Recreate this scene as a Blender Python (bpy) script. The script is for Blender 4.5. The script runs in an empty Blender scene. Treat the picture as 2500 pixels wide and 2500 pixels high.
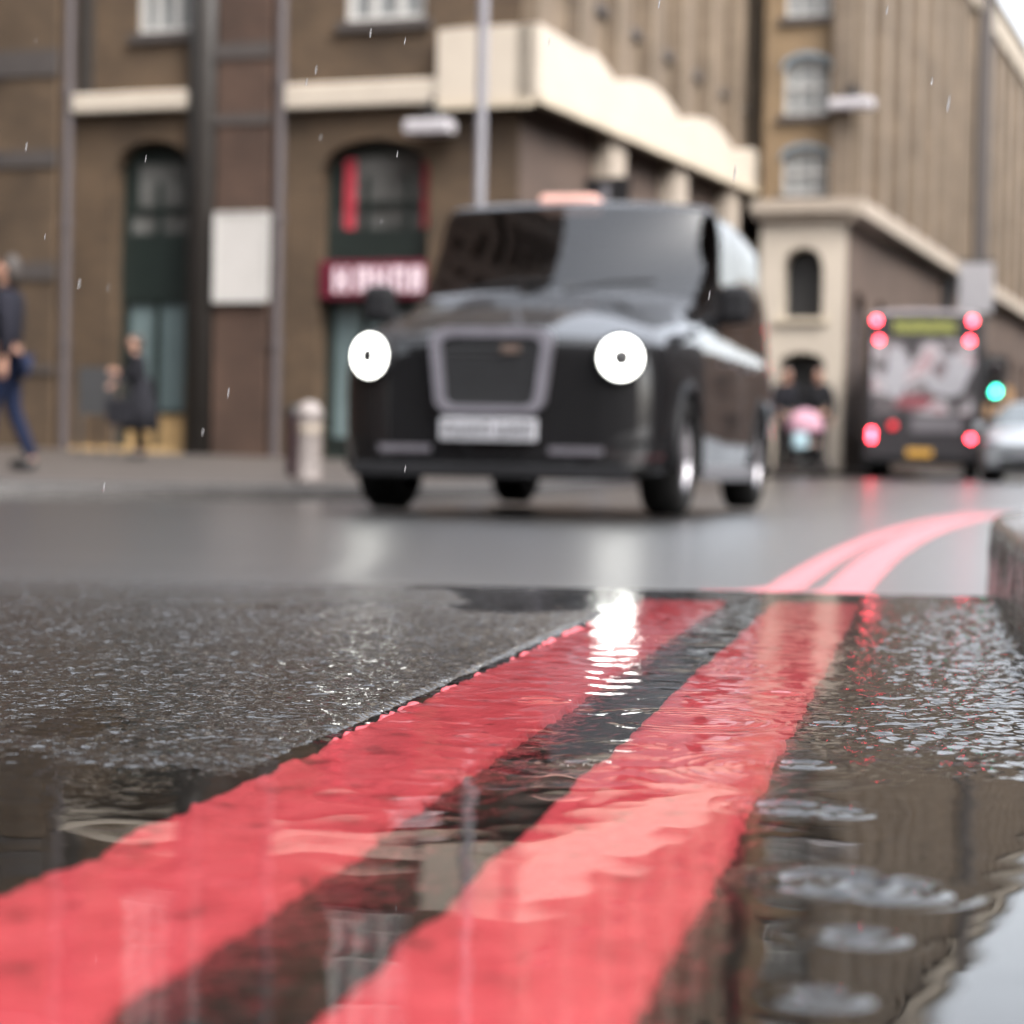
import bpy, bmesh, math, random
import numpy as np
from mathutils import Vector, Matrix
random.seed(7); rng = np.random.default_rng(11)
SC = bpy.context.scene; COL = SC.collection
PI = math.pi; R = math.radians
CAM_H = .14

# ------------------------------------------------------------------ camera
cd = bpy.data.cameras.new('camera'); cam = bpy.data.objects.new('camera', cd); COL.objects.link(cam)
cd.sensor_width = 24; cd.lens = 50; cd.clip_start = .02; cd.clip_end = 2000
cam.matrix_world = Matrix.Translation((0, 0, CAM_H)) @ Matrix.Rotation(R(90 - 1.27), 4, 'X') @ Matrix.Rotation(R(1.2), 4, 'Z')
cd.dof.use_dof = True; cd.dof.focus_distance = 1.22; cd.dof.aperture_fstop = 5.6
SC.camera = cam
# ------------------------------------------------------------------ world, sun, exposure
SUN_EL, SUN_ROT = R(48), R(140)
w = bpy.data.worlds.new('World'); SC.world = w; w.use_nodes = True
nt = w.node_tree; bg = nt.nodes['Background']
sky = nt.nodes.new('ShaderNodeTexSky'); sky.sky_type = 'NISHITA'; sky.sun_disc = False
sky.sun_elevation = SUN_EL; sky.sun_rotation = SUN_ROT; sky.dust_density = 4; sky.air_density = 1.0
hs = nt.nodes.new('ShaderNodeHueSaturation'); hs.inputs['Saturation'].default_value = .28      # overcast: a greyed sky
# overcast: the cloud deck is about three times as bright overhead as at the horizon
tcw = nt.nodes.new('ShaderNodeTexCoord'); sx = nt.nodes.new('ShaderNodeSeparateXYZ'); nt.links.new(tcw.outputs['Generated'], sx.inputs[0])
mr = nt.nodes.new('ShaderNodeMapRange'); mr.inputs['From Min'].default_value = 0; mr.inputs['From Max'].default_value = 1
mr.inputs['To Min'].default_value = 2.0; mr.inputs['To Max'].default_value = 3.0; nt.links.new(sx.outputs[2], mr.inputs['Value'])
mlt = nt.nodes.new('ShaderNodeMix'); mlt.data_type = 'RGBA'; mlt.blend_type = 'MULTIPLY'; mlt.inputs[0].default_value = 1
nt.links.new(sky.outputs[0], hs.inputs['Color']); nt.links.new(hs.outputs[0], mlt.inputs[6]); nt.links.new(mr.outputs[0], mlt.inputs[7]); nt.links.new(mlt.outputs[2], bg.inputs['Color'])
bg.inputs['Strength'].default_value = .15
sd = bpy.data.lights.new('sun', 'SUN'); sd.energy = .5; sd.angle = R(20); sd.color = (1, .95, .88)
so = bpy.data.objects.new('sun', sd); COL.objects.link(so)
sv = Vector((math.sin(SUN_ROT) * math.cos(SUN_EL), math.cos(SUN_ROT) * math.cos(SUN_EL), math.sin(SUN_EL)))
so.rotation_euler = sv.to_track_quat('Z', 'Y').to_euler(); so.location = (0, 0, 40)
SC.view_settings.view_transform = 'Standard'; SC.view_settings.look = 'None'
SC.view_settings.exposure = 1.2; SC.view_settings.gamma = 1
SC.render.engine = 'CYCLES'
SC.cycles.use_denoising = True
SC.cycles.max_bounces = 8; SC.cycles.transparent_max_bounces = 12
SC.cycles.caustics_reflective = False; SC.cycles.caustics_refractive = False

# ------------------------------------------------------------------ materials
MATS = {}
def mat(name, c, rough=.6, metal=0., var=.15, scale=6., spec=.5, bump=0., bscale=60., coat=0., emit=None, estr=0.):
    if name in MATS: return MATS[name]
    m = bpy.data.materials.new(name); m.use_nodes = True; n = m.node_tree.nodes; l = m.node_tree.links
    b = n['Principled BSDF']; b.inputs['Roughness'].default_value = rough; b.inputs['Metallic'].default_value = metal
    b.inputs['Specular IOR Level'].default_value = spec; b.inputs['Coat Weight'].default_value = coat; b.inputs['Coat Roughness'].default_value = .04
    tc = n.new('ShaderNodeTexCoord'); nz = n.new('ShaderNodeTexNoise'); nz.inputs['Scale'].default_value = scale; nz.inputs['Detail'].default_value = 6
    l.new(tc.outputs['Object'], nz.inputs['Vector'])
    rp = n.new('ShaderNodeValToRGB'); rp.color_ramp.elements[0].position = .3; rp.color_ramp.elements[1].position = .7
    rp.color_ramp.elements[0].color = (*[max(0, x * (1 - var)) for x in c], 1); rp.color_ramp.elements[1].color = (*[min(1, x * (1 + var)) for x in c], 1)
    l.new(nz.outputs['Fac'], rp.inputs['Fac']); l.new(rp.outputs[0], b.inputs['Base Color'])
    if bump:
        n2 = n.new('ShaderNodeTexNoise'); n2.inputs['Scale'].default_value = bscale; l.new(tc.outputs['Object'], n2.inputs['Vector'])
        bp = n.new('ShaderNodeBump'); bp.inputs['Strength'].default_value = bump; bp.inputs['Distance'].default_value = .01
        l.new(n2.outputs['Fac'], bp.inputs['Height']); l.new(bp.outputs[0], b.inputs['Normal'])
    if emit:
        b.inputs['Emission Color'].default_value = (*emit, 1); b.inputs['Emission Strength'].default_value = estr
    MATS[name] = m; return m

def brick(name, c1, c2, mortar, sc=1., patch=.35, along=(1, 0)):
    """stock brick courses with sooty weathering patches; u runs along the wall, v up"""
    m = bpy.data.materials.new(name); m.use_nodes = True; n = m.node_tree.nodes; l = m.node_tree.links; b = n['Principled BSDF']
    b.inputs['Roughness'].default_value = .75; b.inputs['Specular IOR Level'].default_value = .3
    tc = n.new('ShaderNodeTexCoord'); sp = n.new('ShaderNodeSeparateXYZ'); l.new(tc.outputs['Object'], sp.inputs[0])
    mx = n.new('ShaderNodeMath'); mx.operation = 'MULTIPLY'; mx.inputs[1].default_value = along[0]; l.new(sp.outputs[0], mx.inputs[0])
    my = n.new('ShaderNodeMath'); my.operation = 'MULTIPLY_ADD'; my.inputs[1].default_value = along[1]; l.new(sp.outputs[1], my.inputs[0]); l.new(mx.outputs[0], my.inputs[2])
    cb = n.new('ShaderNodeCombineXYZ'); l.new(my.outputs[0], cb.inputs[0]); l.new(sp.outputs[2], cb.inputs[1])
    br = n.new('ShaderNodeTexBrick'); l.new(cb.outputs[0], br.inputs['Vector'])
    br.inputs['Color1'].default_value = (*c1, 1); br.inputs['Color2'].default_value = (*c2, 1); br.inputs['Mortar'].default_value = (*mortar, 1)
    br.inputs['Scale'].default_value = sc; br.inputs['Brick Width'].default_value = .23; br.inputs['Row Height'].default_value = .075; br.inputs['Mortar Size'].default_value = .01
    nz = n.new('ShaderNodeTexNoise'); nz.inputs['Scale'].default_value = .9; nz.inputs['Detail'].default_value = 7; l.new(tc.outputs['Object'], nz.inputs['Vector'])
    rp = n.new('ShaderNodeValToRGB'); rp.color_ramp.elements[0].position = .3; rp.color_ramp.elements[1].position = .72
    rp.color_ramp.elements[0].color = (1 - patch, 1 - patch, 1 - patch, 1); rp.color_ramp.elements[1].color = (1 + patch, 1 + patch * .95, 1 + patch * .85, 1)
    l.new(nz.outputs['Fac'], rp.inputs['Fac'])
    mul = n.new('ShaderNodeMix'); mul.data_type = 'RGBA'; mul.blend_type = 'MULTIPLY'; mul.inputs[0].default_value = 1
    l.new(br.outputs['Color'], mul.inputs[6]); l.new(rp.outputs[0], mul.inputs[7]); l.new(mul.outputs[2], b.inputs['Base Color'])
    bp = n.new('ShaderNodeBump'); bp.inputs['Strength'].default_value = .5; bp.inputs['Distance'].default_value = .01
    l.new(br.outputs['Fac'], bp.inputs['Height']); bp.invert = True; l.new(bp.outputs[0], b.inputs['Normal'])
    MATS[name] = m; return m

PHI = R(20)
DA = np.array([-math.cos(PHI), math.sin(PHI), 0]); NA = np.array([-math.sin(PHI), -math.cos(PHI), 0])
DB = np.array([math.sin(PHI), math.cos(PHI), 0]); NB = np.array([math.cos(PHI), -math.sin(PHI), 0])
M_brickA = brick('brown_brick', (0.067, 0.044, 0.027), (0.085, 0.055, 0.033), (0.053, 0.042, 0.031), patch=.35, along=(DA[0], DA[1]))
M_brickB = brick('mauve_brick', (0.071, 0.049, 0.038), (0.089, 0.060, 0.046), (0.071, 0.054, 0.046), patch=.25, along=(DB[0], DB[1]))
M_brickU = brick('buff_brick', (0.122, 0.091, 0.063), (0.152, 0.115, 0.081), (0.117, 0.093, 0.073), patch=.22, along=(DB[0], DB[1]))
M_brickF = brick('ochre_brick', (0.157, 0.103, 0.054), (0.184, 0.124, 0.068), (0.140, 0.108, 0.076), patch=.2, along=(DA[0], DA[1]))
M_red = brick('red_brown_brick', (0.052, 0.030, 0.022), (0.070, 0.040, 0.029), (0.047, 0.034, 0.026), patch=.3, along=(DA[0], DA[1]))
M_darkbrown = mat('dark_brown_finish', (.03, .026, .023), .5, bump=.2)  # one dark brown colour for the round column and the narrow strip
M_band = mat('dark_stone_band', (.045, .037, .034), .8, bump=.3, bscale=20)
M_pipe = mat('mauve_grey_iron', (.062, .051, .052), .5, var=.1)
M_cream = mat('cream_render', (.40, .35, .29), .6, var=.06, scale=1.5)
M_cream2 = mat('cream_stone', (0.403, 0.346, 0.266), .7, var=.1, scale=1.5)
M_stone = mat('pale_stone', (0.285, 0.240, 0.195), .75, var=.12, scale=2)
M_green = mat('dark_green_paint', (.012, .018, .016), .4, var=.1)
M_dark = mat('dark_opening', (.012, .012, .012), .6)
M_white = mat('white_paint', (0.400, 0.392, 0.376), .5, var=.04)
M_notice = mat('white_notice', (0.400, 0.384, 0.368), .4, var=.05, scale=2)
M_glassd = mat('window_glass', (.06, .07, .075), .12, var=.5, scale=1.2)
M_glassp = mat('pale_blind', (0.192, 0.200, 0.200), .35, var=.25, scale=1.5)
M_glassm = mat('upstairs_glass', (.1, .1, .095), .25, var=.5, scale=1.2)
M_teal = mat('frosted_teal_glass', (0.120, 0.160, 0.164), .3, var=.12, scale=1)
M_blue = mat('blue_grey_paint', (.16, .2, .23), .4)
M_curt = mat('red_curtain', (.3, .02, .035), .8, var=.3)
M_maroon = mat('maroon_board', (.09, .008, .02), .4)
M_letter = mat('pinkish_white_letter', (.62, .5, .55), .5)
M_kickp = mat('golden_lit_riser', (.42, .28, .13), .6, var=.2, scale=3)  # golden light on the riser and plinth, put into their colour
M_slate = mat('blue_slate', (.12, .15, .18), .5, var=.2)
M_lead = mat('lead_grey', (.45, .48, .52), .4)
M_black = mat('black_metal', (.012, .012, .013), .45)
M_grey = mat('grey_galvanised_steel', (.085, .08, .09), .5, var=.08)
M_lamp = mat('pale_lamp_casing', (0.336, 0.320, 0.336), .4)

# ------------------------------------------------------------------ mesh helpers
class MB:
    def __init__(s): s.v = []; s.f = []; s.mi = []
    def add(s, vs, fs, k=0):
        o = len(s.v); s.v += [tuple(map(float, p)) for p in vs]; s.f += [tuple(i + o for i in f) for f in fs]; s.mi += [k] * len(fs)
    def box(s, a, b, T=None, k=0):
        vs = [(x, y, z) for x in (a[0], b[0]) for y in (a[1], b[1]) for z in (a[2], b[2])]
        if T: vs = [T(*p) for p in vs]
        s.add(vs, [(0, 1, 3, 2), (4, 6, 7, 5), (0, 4, 5, 1), (2, 3, 7, 6), (0, 2, 6, 4), (1, 5, 7, 3)], k)
    def tube(s, pts, r, n=10, T=None, cap=True, k=0):
        pts = [Vector(p) for p in pts]; rs = r if isinstance(r, (list, tuple)) else [r] * len(pts); vs = []
        for i, p in enumerate(pts):
            d = (pts[min(i + 1, len(pts) - 1)] - pts[max(i - 1, 0)]).normalized()
            u = d.cross(Vector((0, 0, 1)) if abs(d.z) < .9 else Vector((1, 0, 0))).normalized(); q = d.cross(u)
            vs += [p + (u * math.cos(2 * PI * j / n) + q * math.sin(2 * PI * j / n)) * rs[i] for j in range(n)]
        fs = [(i * n + j, i * n + (j + 1) % n, (i + 1) * n + (j + 1) % n, (i + 1) * n + j) for i in range(len(pts) - 1) for j in range(n)]
        if cap: fs += [tuple(range(n - 1, -1, -1)), tuple(range((len(pts) - 1) * n, len(pts) * n))]
        if T: vs = [T(*p) for p in vs]
        s.add(vs, fs, k)
    def lathe(s, prof, n=24, T=None, k=0, ax='z', a0=0, a1=2 * PI):
        full = abs(a1 - a0 - 2 * PI) < 1e-6; m = n if full else n + 1; vs = []
        for r_, h in prof:
            for j in range(m):
                a = a0 + (a1 - a0) * j / n; c, q = r_ * math.cos(a), r_ * math.sin(a)
                vs.append((c, q, h) if ax == 'z' else ((h, c, q) if ax == 'x' else (c, h, q)))
        fs = [(i * m + j, i * m + (j + 1) % m, (i + 1) * m + (j + 1) % m, (i + 1) * m + j) for i in range(len(prof) - 1) for j in range(m if full else m - 1)]
        if T: vs = [T(*p) for p in vs]
        s.add(vs, fs, k)
    def prism(s, poly, h0, h1, T=None, k=0):
        n = len(poly); vs = [(x, h0, z) for x, z in poly] + [(x, h1, z) for x, z in poly]
        if T: vs = [T(*p) for p in vs]
        s.add(vs, [tuple(range(n)), tuple(range(2 * n - 1, n - 1, -1))] + [(i, i + n, (i + 1) % n + n, (i + 1) % n) for i in range(n)], k)
    def build(s, name, m, parent=None, smooth=False, bevel=0, recalc=True):
        me = bpy.data.meshes.new(name); me.from_pydata(s.v, [], s.f)
        ms = m if isinstance(m, (list, tuple)) else [m]
        for q in ms: me.materials.append(q)
        if len(ms) > 1: me.polygons.foreach_set('material_index', s.mi)
        if recalc:
            bm = bmesh.new(); bm.from_mesh(me); bmesh.ops.recalc_face_normals(bm, faces=bm.faces); bm.to_mesh(me); bm.free()
        if smooth: me.polygons.foreach_set('use_smooth', [True] * len(me.polygons))
        o = bpy.data.objects.new(name, me); COL.objects.link(o)
        if parent: o.parent = parent
        if bevel:
            b = o.modifiers.new('bevel', 'BEVEL'); b.width = bevel; b.segments = 2; b.limit_method = 'ANGLE'
        return o

def tag(o, label=None, cat=None, group=None, kind=None):
    for k, v in (('label', label), ('category', cat), ('group', group), ('kind', kind)):
        if v: o[k] = v
    return o
def empty(name, loc=(0, 0, 0), rz=0, label=None, cat=None, group=None):
    o = bpy.data.objects.new(name, None); COL.objects.link(o); o.location = loc; o.rotation_euler = (0, 0, rz); o.empty_display_size = .2
    return tag(o, label, cat, group)
def grid_mesh(name, X, Y, Z, m, smooth=True, parent=None, keep=None):
    """structured grid from arrays of the same shape"""
    r, c = X.shape; me = bpy.data.meshes.new(name)
    co = np.stack([X, Y, Z], -1).reshape(-1, 3).astype(np.float32)
    i = np.arange(r * c).reshape(r, c); q = np.stack([i[:-1, :-1], i[:-1, 1:], i[1:, 1:], i[1:, :-1]], -1).reshape(-1, 4)
    if keep is not None: q = q[keep.reshape(-1)]
    me.vertices.add(len(co)); me.vertices.foreach_set('co', co.reshape(-1))
    me.loops.add(q.size); me.loops.foreach_set('vertex_index', q.reshape(-1).astype(np.int32))
    me.polygons.add(len(q)); me.polygons.foreach_set('loop_start', np.arange(0, q.size, 4, dtype=np.int32))
    me.polygons.foreach_set('loop_total', np.full(len(q), 4, dtype=np.int32))
    me.polygons.foreach_set('use_smooth', np.full(len(q), smooth))
    me.update(calc_edges=True); me.materials.append(m)
    o = bpy.data.objects.new(name, me); COL.objects.link(o)
    if parent: o.parent = parent
    return o

# ------------------------------------------------------------------ ground profile
def sstep(a, b, x):
    t = np.clip((x - a) / (b - a), 0, 1); return t * t * (3 - 2 * t)
# the crossfall gutter is level up to 2.4 m, then the road falls gently away to the junction and rises again down the street
_fy = [0, 2.42, 2.6, 3, 4, 5, 6, 7.5, 13, 17, 24, 30, 40, 60, 120]; _fz = [0, 0, -.0085, -.0325, -.089, -.138, -.141, -.142, -.145, -.165, -.11, -.04, .03, .08, .1]
def base_z(y, x=None):
    y = np.asarray(y, float)
    z = np.interp(y, _fy, _fz)
    if x is None: return z
    left = np.interp(y, [0, 1.9, 2.3, 2.7, 3.2, 4, 5, 6, 7.5, 13], [0, 0, -.006, -.0225, -.0435, -.075, -.108, -.131, -.14, -.145])
    t = sstep(-.02, -.4, np.asarray(x, float)) * (y < 13)
    return z * (1 - t) + left * t
def curve(y): return .0053 * np.maximum(np.asarray(y, float) - 4.2, 0) ** 2 - .06 * sstep(2.6, 4.9, np.asarray(y, float))
def line_x(y, b, k): return b + k * np.asarray(y, float) + curve(y)
def kerb_x(y): return line_x(y, .078, .1955) + .045 * np.maximum(np.asarray(y, float) - 2.5, 0) ** 2

def kerb_z(y): return -.05 * sstep(2.5, 8, y)

def cells(x, y, cell, seed):
    """height field of rounded stone chips on a jittered lattice, 0..1"""
    g = np.random.default_rng(seed); N = 1024
    jx, jy, hh, rr = (g.random((N, N)).astype(np.float32) for _ in range(4))
    fx, fy = x / cell, y / cell; ix, iy = np.floor(fx).astype(int), np.floor(fy).astype(int); best = np.zeros_like(fx)
    for dx in (-1, 0, 1):
        for dy in (-1, 0, 1):
            a, b = (ix + dx) % N, (iy + dy) % N
            d2 = (fx - (ix + dx) - jx[a, b]) ** 2 + (fy - (iy + dy) - jy[a, b]) ** 2
            r_ = .45 + .35 * rr[a, b]
            best = np.maximum(best, (.22 + .78 * hh[a, b] ** 1.7) * np.clip(1 - d2 / (r_ * 1.15) ** 2, 0, 1) ** 1.5)
    return best
def vnoise(x, y, s, seed):
    g = np.random.default_rng(seed); N = 256; t = g.random((N, N)).astype(np.float32)
    fx, fy = x / s, y / s; ix, iy = np.floor(fx).astype(int), np.floor(fy).astype(int); u, v = fx - ix, fy - iy
    u = u * u * (3 - 2 * u); v = v * v * (3 - 2 * v)
    a, b, c, d = t[ix % N, iy % N], t[(ix + 1) % N, iy % N], t[ix % N, (iy + 1) % N], t[(ix + 1) % N, (iy + 1) % N]
    return (a * (1 - u) + b * u) * (1 - v) + (c * (1 - u) + d * u) * v - .5
def mean_h(x, y):
    """mean level of the asphalt against the puddle surface at z = 0"""
    q = x - line_x(y, -.29, .19)
    left = np.interp(y, [.5, .68, .85, 1.0, 1.2, 3], [-.0042, -.0036, -.0016, .0006, .0014, .0020])
    right = np.full_like(x, -.0062)
    left = left - .0045 * sstep(1.95, 2.15, y + .1 * vnoise(x, y, .08, 87)) * sstep(-.1, .0, x)      # a dark pool where the gutter backs up
    g = kerb_x(y) - x
    right = right + .0020 * (1 - sstep(.04, .14, g)) * sstep(.9, 1.1, y)
    h = left + (right - left) * sstep(-.013, .007, q)
    h = h + .0022 * vnoise(x, y, .12, 3) + .0016 * vnoise(x, y, .045, 4)
    lip = sstep(2.36, 2.46, y + .04 * vnoise(x, y, .2, 5))
    lip = lip * sstep(-.2, -.02, q)
    return h * (1 - lip) - .0006 * lip
def asphalt(x, y):
    chip = .62 * cells(x, y, .0095, 1) + .38 * cells(x + .3, y + .7, .0046, 2)
    return base_z(y, x) + mean_h(x, y) + .0019 * (chip - .3)

# ------------------------------------------------------------------ road, puddle, red lines
def road_material(name):
    fine = True
    m = bpy.data.materials.new(name); m.use_nodes = True; n = m.node_tree.nodes; l = m.node_tree.links; b = n['Principled BSDF']
    tc = n.new('ShaderNodeTexCoord'); nz = n.new('ShaderNodeTexNoise'); nz.inputs['Scale'].default_value = 90; nz.inputs['Detail'].default_value = 5
    l.new(tc.outputs['Object'], nz.inputs['Vector'])
    rp = n.new('ShaderNodeValToRGB'); rp.color_ramp.elements[0].color = (.004, .0038, .0036, 1); rp.color_ramp.elements[1].color = (.022, .0205, .019, 1)
    rp.color_ramp.elements[0].position = .32; rp.color_ramp.elements[1].position = .72
    l.new(nz.outputs['Fac'], rp.inputs['Fac']); l.new(rp.outputs[0], b.inputs['Base Color'])
    b.inputs['Roughness'].default_value = .05 if fine else .5; b.inputs['Specular IOR Level'].default_value = .4 if fine else .9
    b.inputs['Coat Roughness'].default_value = .3; b.inputs['Coat IOR'].default_value = 1.4
    n1 = n.new('ShaderNodeTexNoise'); n1.inputs['Scale'].default_value = 115 if fine else 160; n1.inputs['Detail'].default_value = 2.5 if fine else 3
    l.new(tc.outputs['Object'], n1.inputs['Vector'])
    n2 = n.new('ShaderNodeTexNoise'); n2.inputs['Scale'].default_value = .7; l.new(tc.outputs['Object'], n2.inputs['Vector'])
    bp = n.new('ShaderNodeBump'); bp.inputs['Distance'].default_value = .0021 if fine else .006; bp.inputs['Strength'].default_value = 1. if fine else .6
    l.new(n1.outputs['Fac'], bp.inputs['Height']); l.new(bp.outputs[0], b.inputs['Normal'])
    if False:
        mr = n.new('ShaderNodeMapRange'); mr.inputs['From Min'].default_value = .3; mr.inputs['From Max'].default_value = .7
        mr.inputs['To Min'].default_value = .24; mr.inputs['To Max'].default_value = .36; l.new(n2.outputs['Fac'], mr.inputs['Value']); l.new(mr.outputs[0], b.inputs['Roughness'])
    sy = n.new('ShaderNodeSeparateXYZ'); l.new(tc.outputs['Object'], sy.inputs[0])
    def ramp(a, b_, sock, y0=1.0, y1=3.4):
        q = n.new('ShaderNodeMapRange'); q.interpolation_type = 'SMOOTHSTEP'; q.inputs['From Min'].default_value = y0; q.inputs['From Max'].default_value = y1
        q.inputs['To Min'].default_value = a; q.inputs['To Max'].default_value = b_; l.new(sy.outputs[1], q.inputs['Value']); l.new(q.outputs[0], sock); return q
    ramp(.05, .31, b.inputs['Roughness']); ramp(.3, .9, b.inputs['Specular IOR Level']); ramp(0, 1, b.inputs['Coat Weight']); ramp(.0021, .0045, bp.inputs['Distance'])
    b.inputs['Coat Roughness'].default_value = .3; b.inputs['Coat IOR'].default_value = 1.4
    return m
M_road = road_material('wet_asphalt')
xs = np.arange(-1.25, 1.0, .0028); ys = np.concatenate([np.arange(.24, 3.2, .0034), np.arange(3.2, 4.8, .008)])
X, Y = np.meshgrid(xs, ys)
road_near = grid_mesh('road', X, Y, asphalt(X, Y), M_road)
# the rest of the road, one sheet with the near patch's rectangle left out
gx = np.concatenate([np.linspace(-160, -8, 16), np.linspace(-6, -1.6, 8), [-1.22, -.8, -.4, -.2, -.08, .2, .97], np.linspace(1.4, 8, 12), np.linspace(10, 200, 24)])
gy = np.concatenate([np.linspace(-60, -2, 12), [-.5, .25, 1, 1.8, 2.6], np.linspace(2.7, 4.7, 14), np.linspace(5, 8, 14), np.linspace(8.5, 30, 36), np.linspace(32, 400, 40)])
GX, GY = np.meshgrid(gx, gy); GZ = base_z(GY, GX) + np.where(GY < 3.3, .003, 0)
GZ = np.where((GY > 4.4) & (GY < 4.75) & (np.abs(GX) < 1.3), GZ - .004, GZ)
kx = .5 * (GX[:-1, :-1] + GX[1:, 1:]); ky = .5 * (GY[:-1, :-1] + GY[1:, 1:])
far = grid_mesh('road', GX, GY, GZ, M_road, keep=~((kx > -1.22) & (kx < .97) & (ky > .25) & (ky < 4.6)))
# join both sheets into one road
me = road_near.data; bm = bmesh.new(); bm.from_mesh(me); bm.from_mesh(far.data)
bm.to_mesh(me); bm.free(); bpy.data.objects.remove(far)
tag(road_near, 'dark wet chipped asphalt road running from the puddle to the buildings', None, None, 'structure')

# water: real ripples in the mesh
def ripples(x, y):
    z = np.zeros_like(x); g = np.random.default_rng(21)
    amp = np.interp(y, [.5, .85, 1.1, 1.3, 1.6, 2.1, 2.7], [.18, .3, .9, 1.15, 1., .7, .6])
    for i in range(46):
        lam = g.uniform(.011, .05); a = g.uniform(0, 2 * PI); ph = g.uniform(0, 2 * PI); k = 2 * PI / lam
        sl = .0021 * (lam / .03) ** .4
        z += sl / k * np.sin(k * (x * math.cos(a) + y * math.sin(a)) + ph + 2.5 * vnoise(x, y, .09, 40 + i % 4)) * amp
    def ring(cx, cy, r0, lam, sl, wd):
        d = np.hypot(x - cx, y - cy); k = 2 * PI / lam
        return sl / k * np.sin(k * (d - r0)) * np.exp(-((d - r0) / wd) ** 2)
    for i in range(70):
        cx, cy = g.uniform(-.35, .5), g.uniform(.95, 2.5)
        z += ring(cx, cy, g.uniform(.004, .06), g.uniform(.006, .013), g.uniform(.02, .06), g.uniform(.008, .02))
    for cx, cy, r0, sl in SPLASH:
        z += ring(cx, cy, r0, .013, sl * 1.1, .0065) + ring(cx, cy, r0 * 1.7, .012, sl * .18, .008)
    G = gutter(x, y); z += G * (.0015 * vnoise(x, y * .8, .0085, 81) + .0006 * vnoise(x, y, .0045, 82))
    return z
def gutter(x, y):
    return (1 - sstep(.09, .15, kerb_x(y) - x + .04 * vnoise(x, y, .06, 83))) * sstep(.93, 1.1, y + .12 * vnoise(x, y, .07, 86)) * sstep(2.45, 2.25, y)
def chop(x, y):
    G = .25 * gutter(x, y)
    L = sstep(.02, -.05, x - line_x(y, -.29, .19)) * sstep(.8, 1., y)
    return np.maximum(G, .16 * L) + .05 * sstep(.85, 1.15, y) * (.5 + vnoise(x, y, .15, 85))
SPLASH = [(.142, 1.015, .011, .33), (.118, .885, .013, .34), (.137, .873, .010, .3), (.112, .725, .017, .36), (.128, .712, .015, .3), (.107, .64, .009, .36), (.085, .565, .006, .3),
          (.178, 1.18, .009, .3), (.02, 1.27, .012, .2), (.172, 1.34, .008, .25), (-.03, .96, .008, .22), (.035, 1.0, .01, .25)]
xs = np.concatenate([np.arange(-.8, .08, .0028), np.arange(.08, .7, .0016)]); ys = np.arange(.3, 2.5, .0018); X, Y = np.meshgrid(xs, ys)
mw = bpy.data.materials.new('puddle_water'); mw.use_nodes = True; n = mw.node_tree.nodes; l = mw.node_tree.links; n.remove(n['Principled BSDF'])
fr = n.new('ShaderNodeFresnel'); fr.inputs[0].default_value = 1.33; tr = n.new('ShaderNodeBsdfTransparent'); tr.inputs[0].default_value = (.93, .92, .9, 1)
gl = n.new('ShaderNodeBsdfGlossy'); gl.inputs['Roughness'].default_value = .012; mxs = n.new('ShaderNodeMixShader')
tcn = n.new('ShaderNodeTexCoord'); mp = n.new('ShaderNodeMapping'); mp.inputs['Scale'].default_value = (1, .8, 1); l.new(tcn.outputs['Object'], mp.inputs[0])
nw = n.new('ShaderNodeTexNoise'); nw.inputs['Scale'].default_value = 85; nw.inputs['Detail'].default_value = 1.5; l.new(mp.outputs[0], nw.inputs['Vector'])
an = n.new('ShaderNodeAttribute'); an.attribute_name = 'chop'
bw = n.new('ShaderNodeBump'); bw.inputs['Distance'].default_value = .0048; l.new(an.outputs['Fac'], bw.inputs['Strength']); l.new(nw.outputs['Fac'], bw.inputs['Height'])
l.new(bw.outputs[0], gl.inputs['Normal']); l.new(bw.outputs[0], fr.inputs['Normal'])
l.new(fr.outputs[0], mxs.inputs[0]); l.new(tr.outputs[0], mxs.inputs[1]); l.new(gl.outputs[0], mxs.inputs[2]); l.new(mxs.outputs[0], n['Material Output'].inputs[0])
WB = base_z(Y, X)      # the water ends where the road falls away
water = grid_mesh('puddle_water', X, Y, np.where(WB < -.0015, WB - .012, ripples(X, Y)), mw)
at_ = water.data.attributes.new('chop', 'FLOAT', 'POINT'); at_.data.foreach_set('value', chop(X, Y).reshape(-1).astype(np.float32))
tag(water, 'shallow rippled rain puddle lying over the two red lines', None, None, 'structure')

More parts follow.
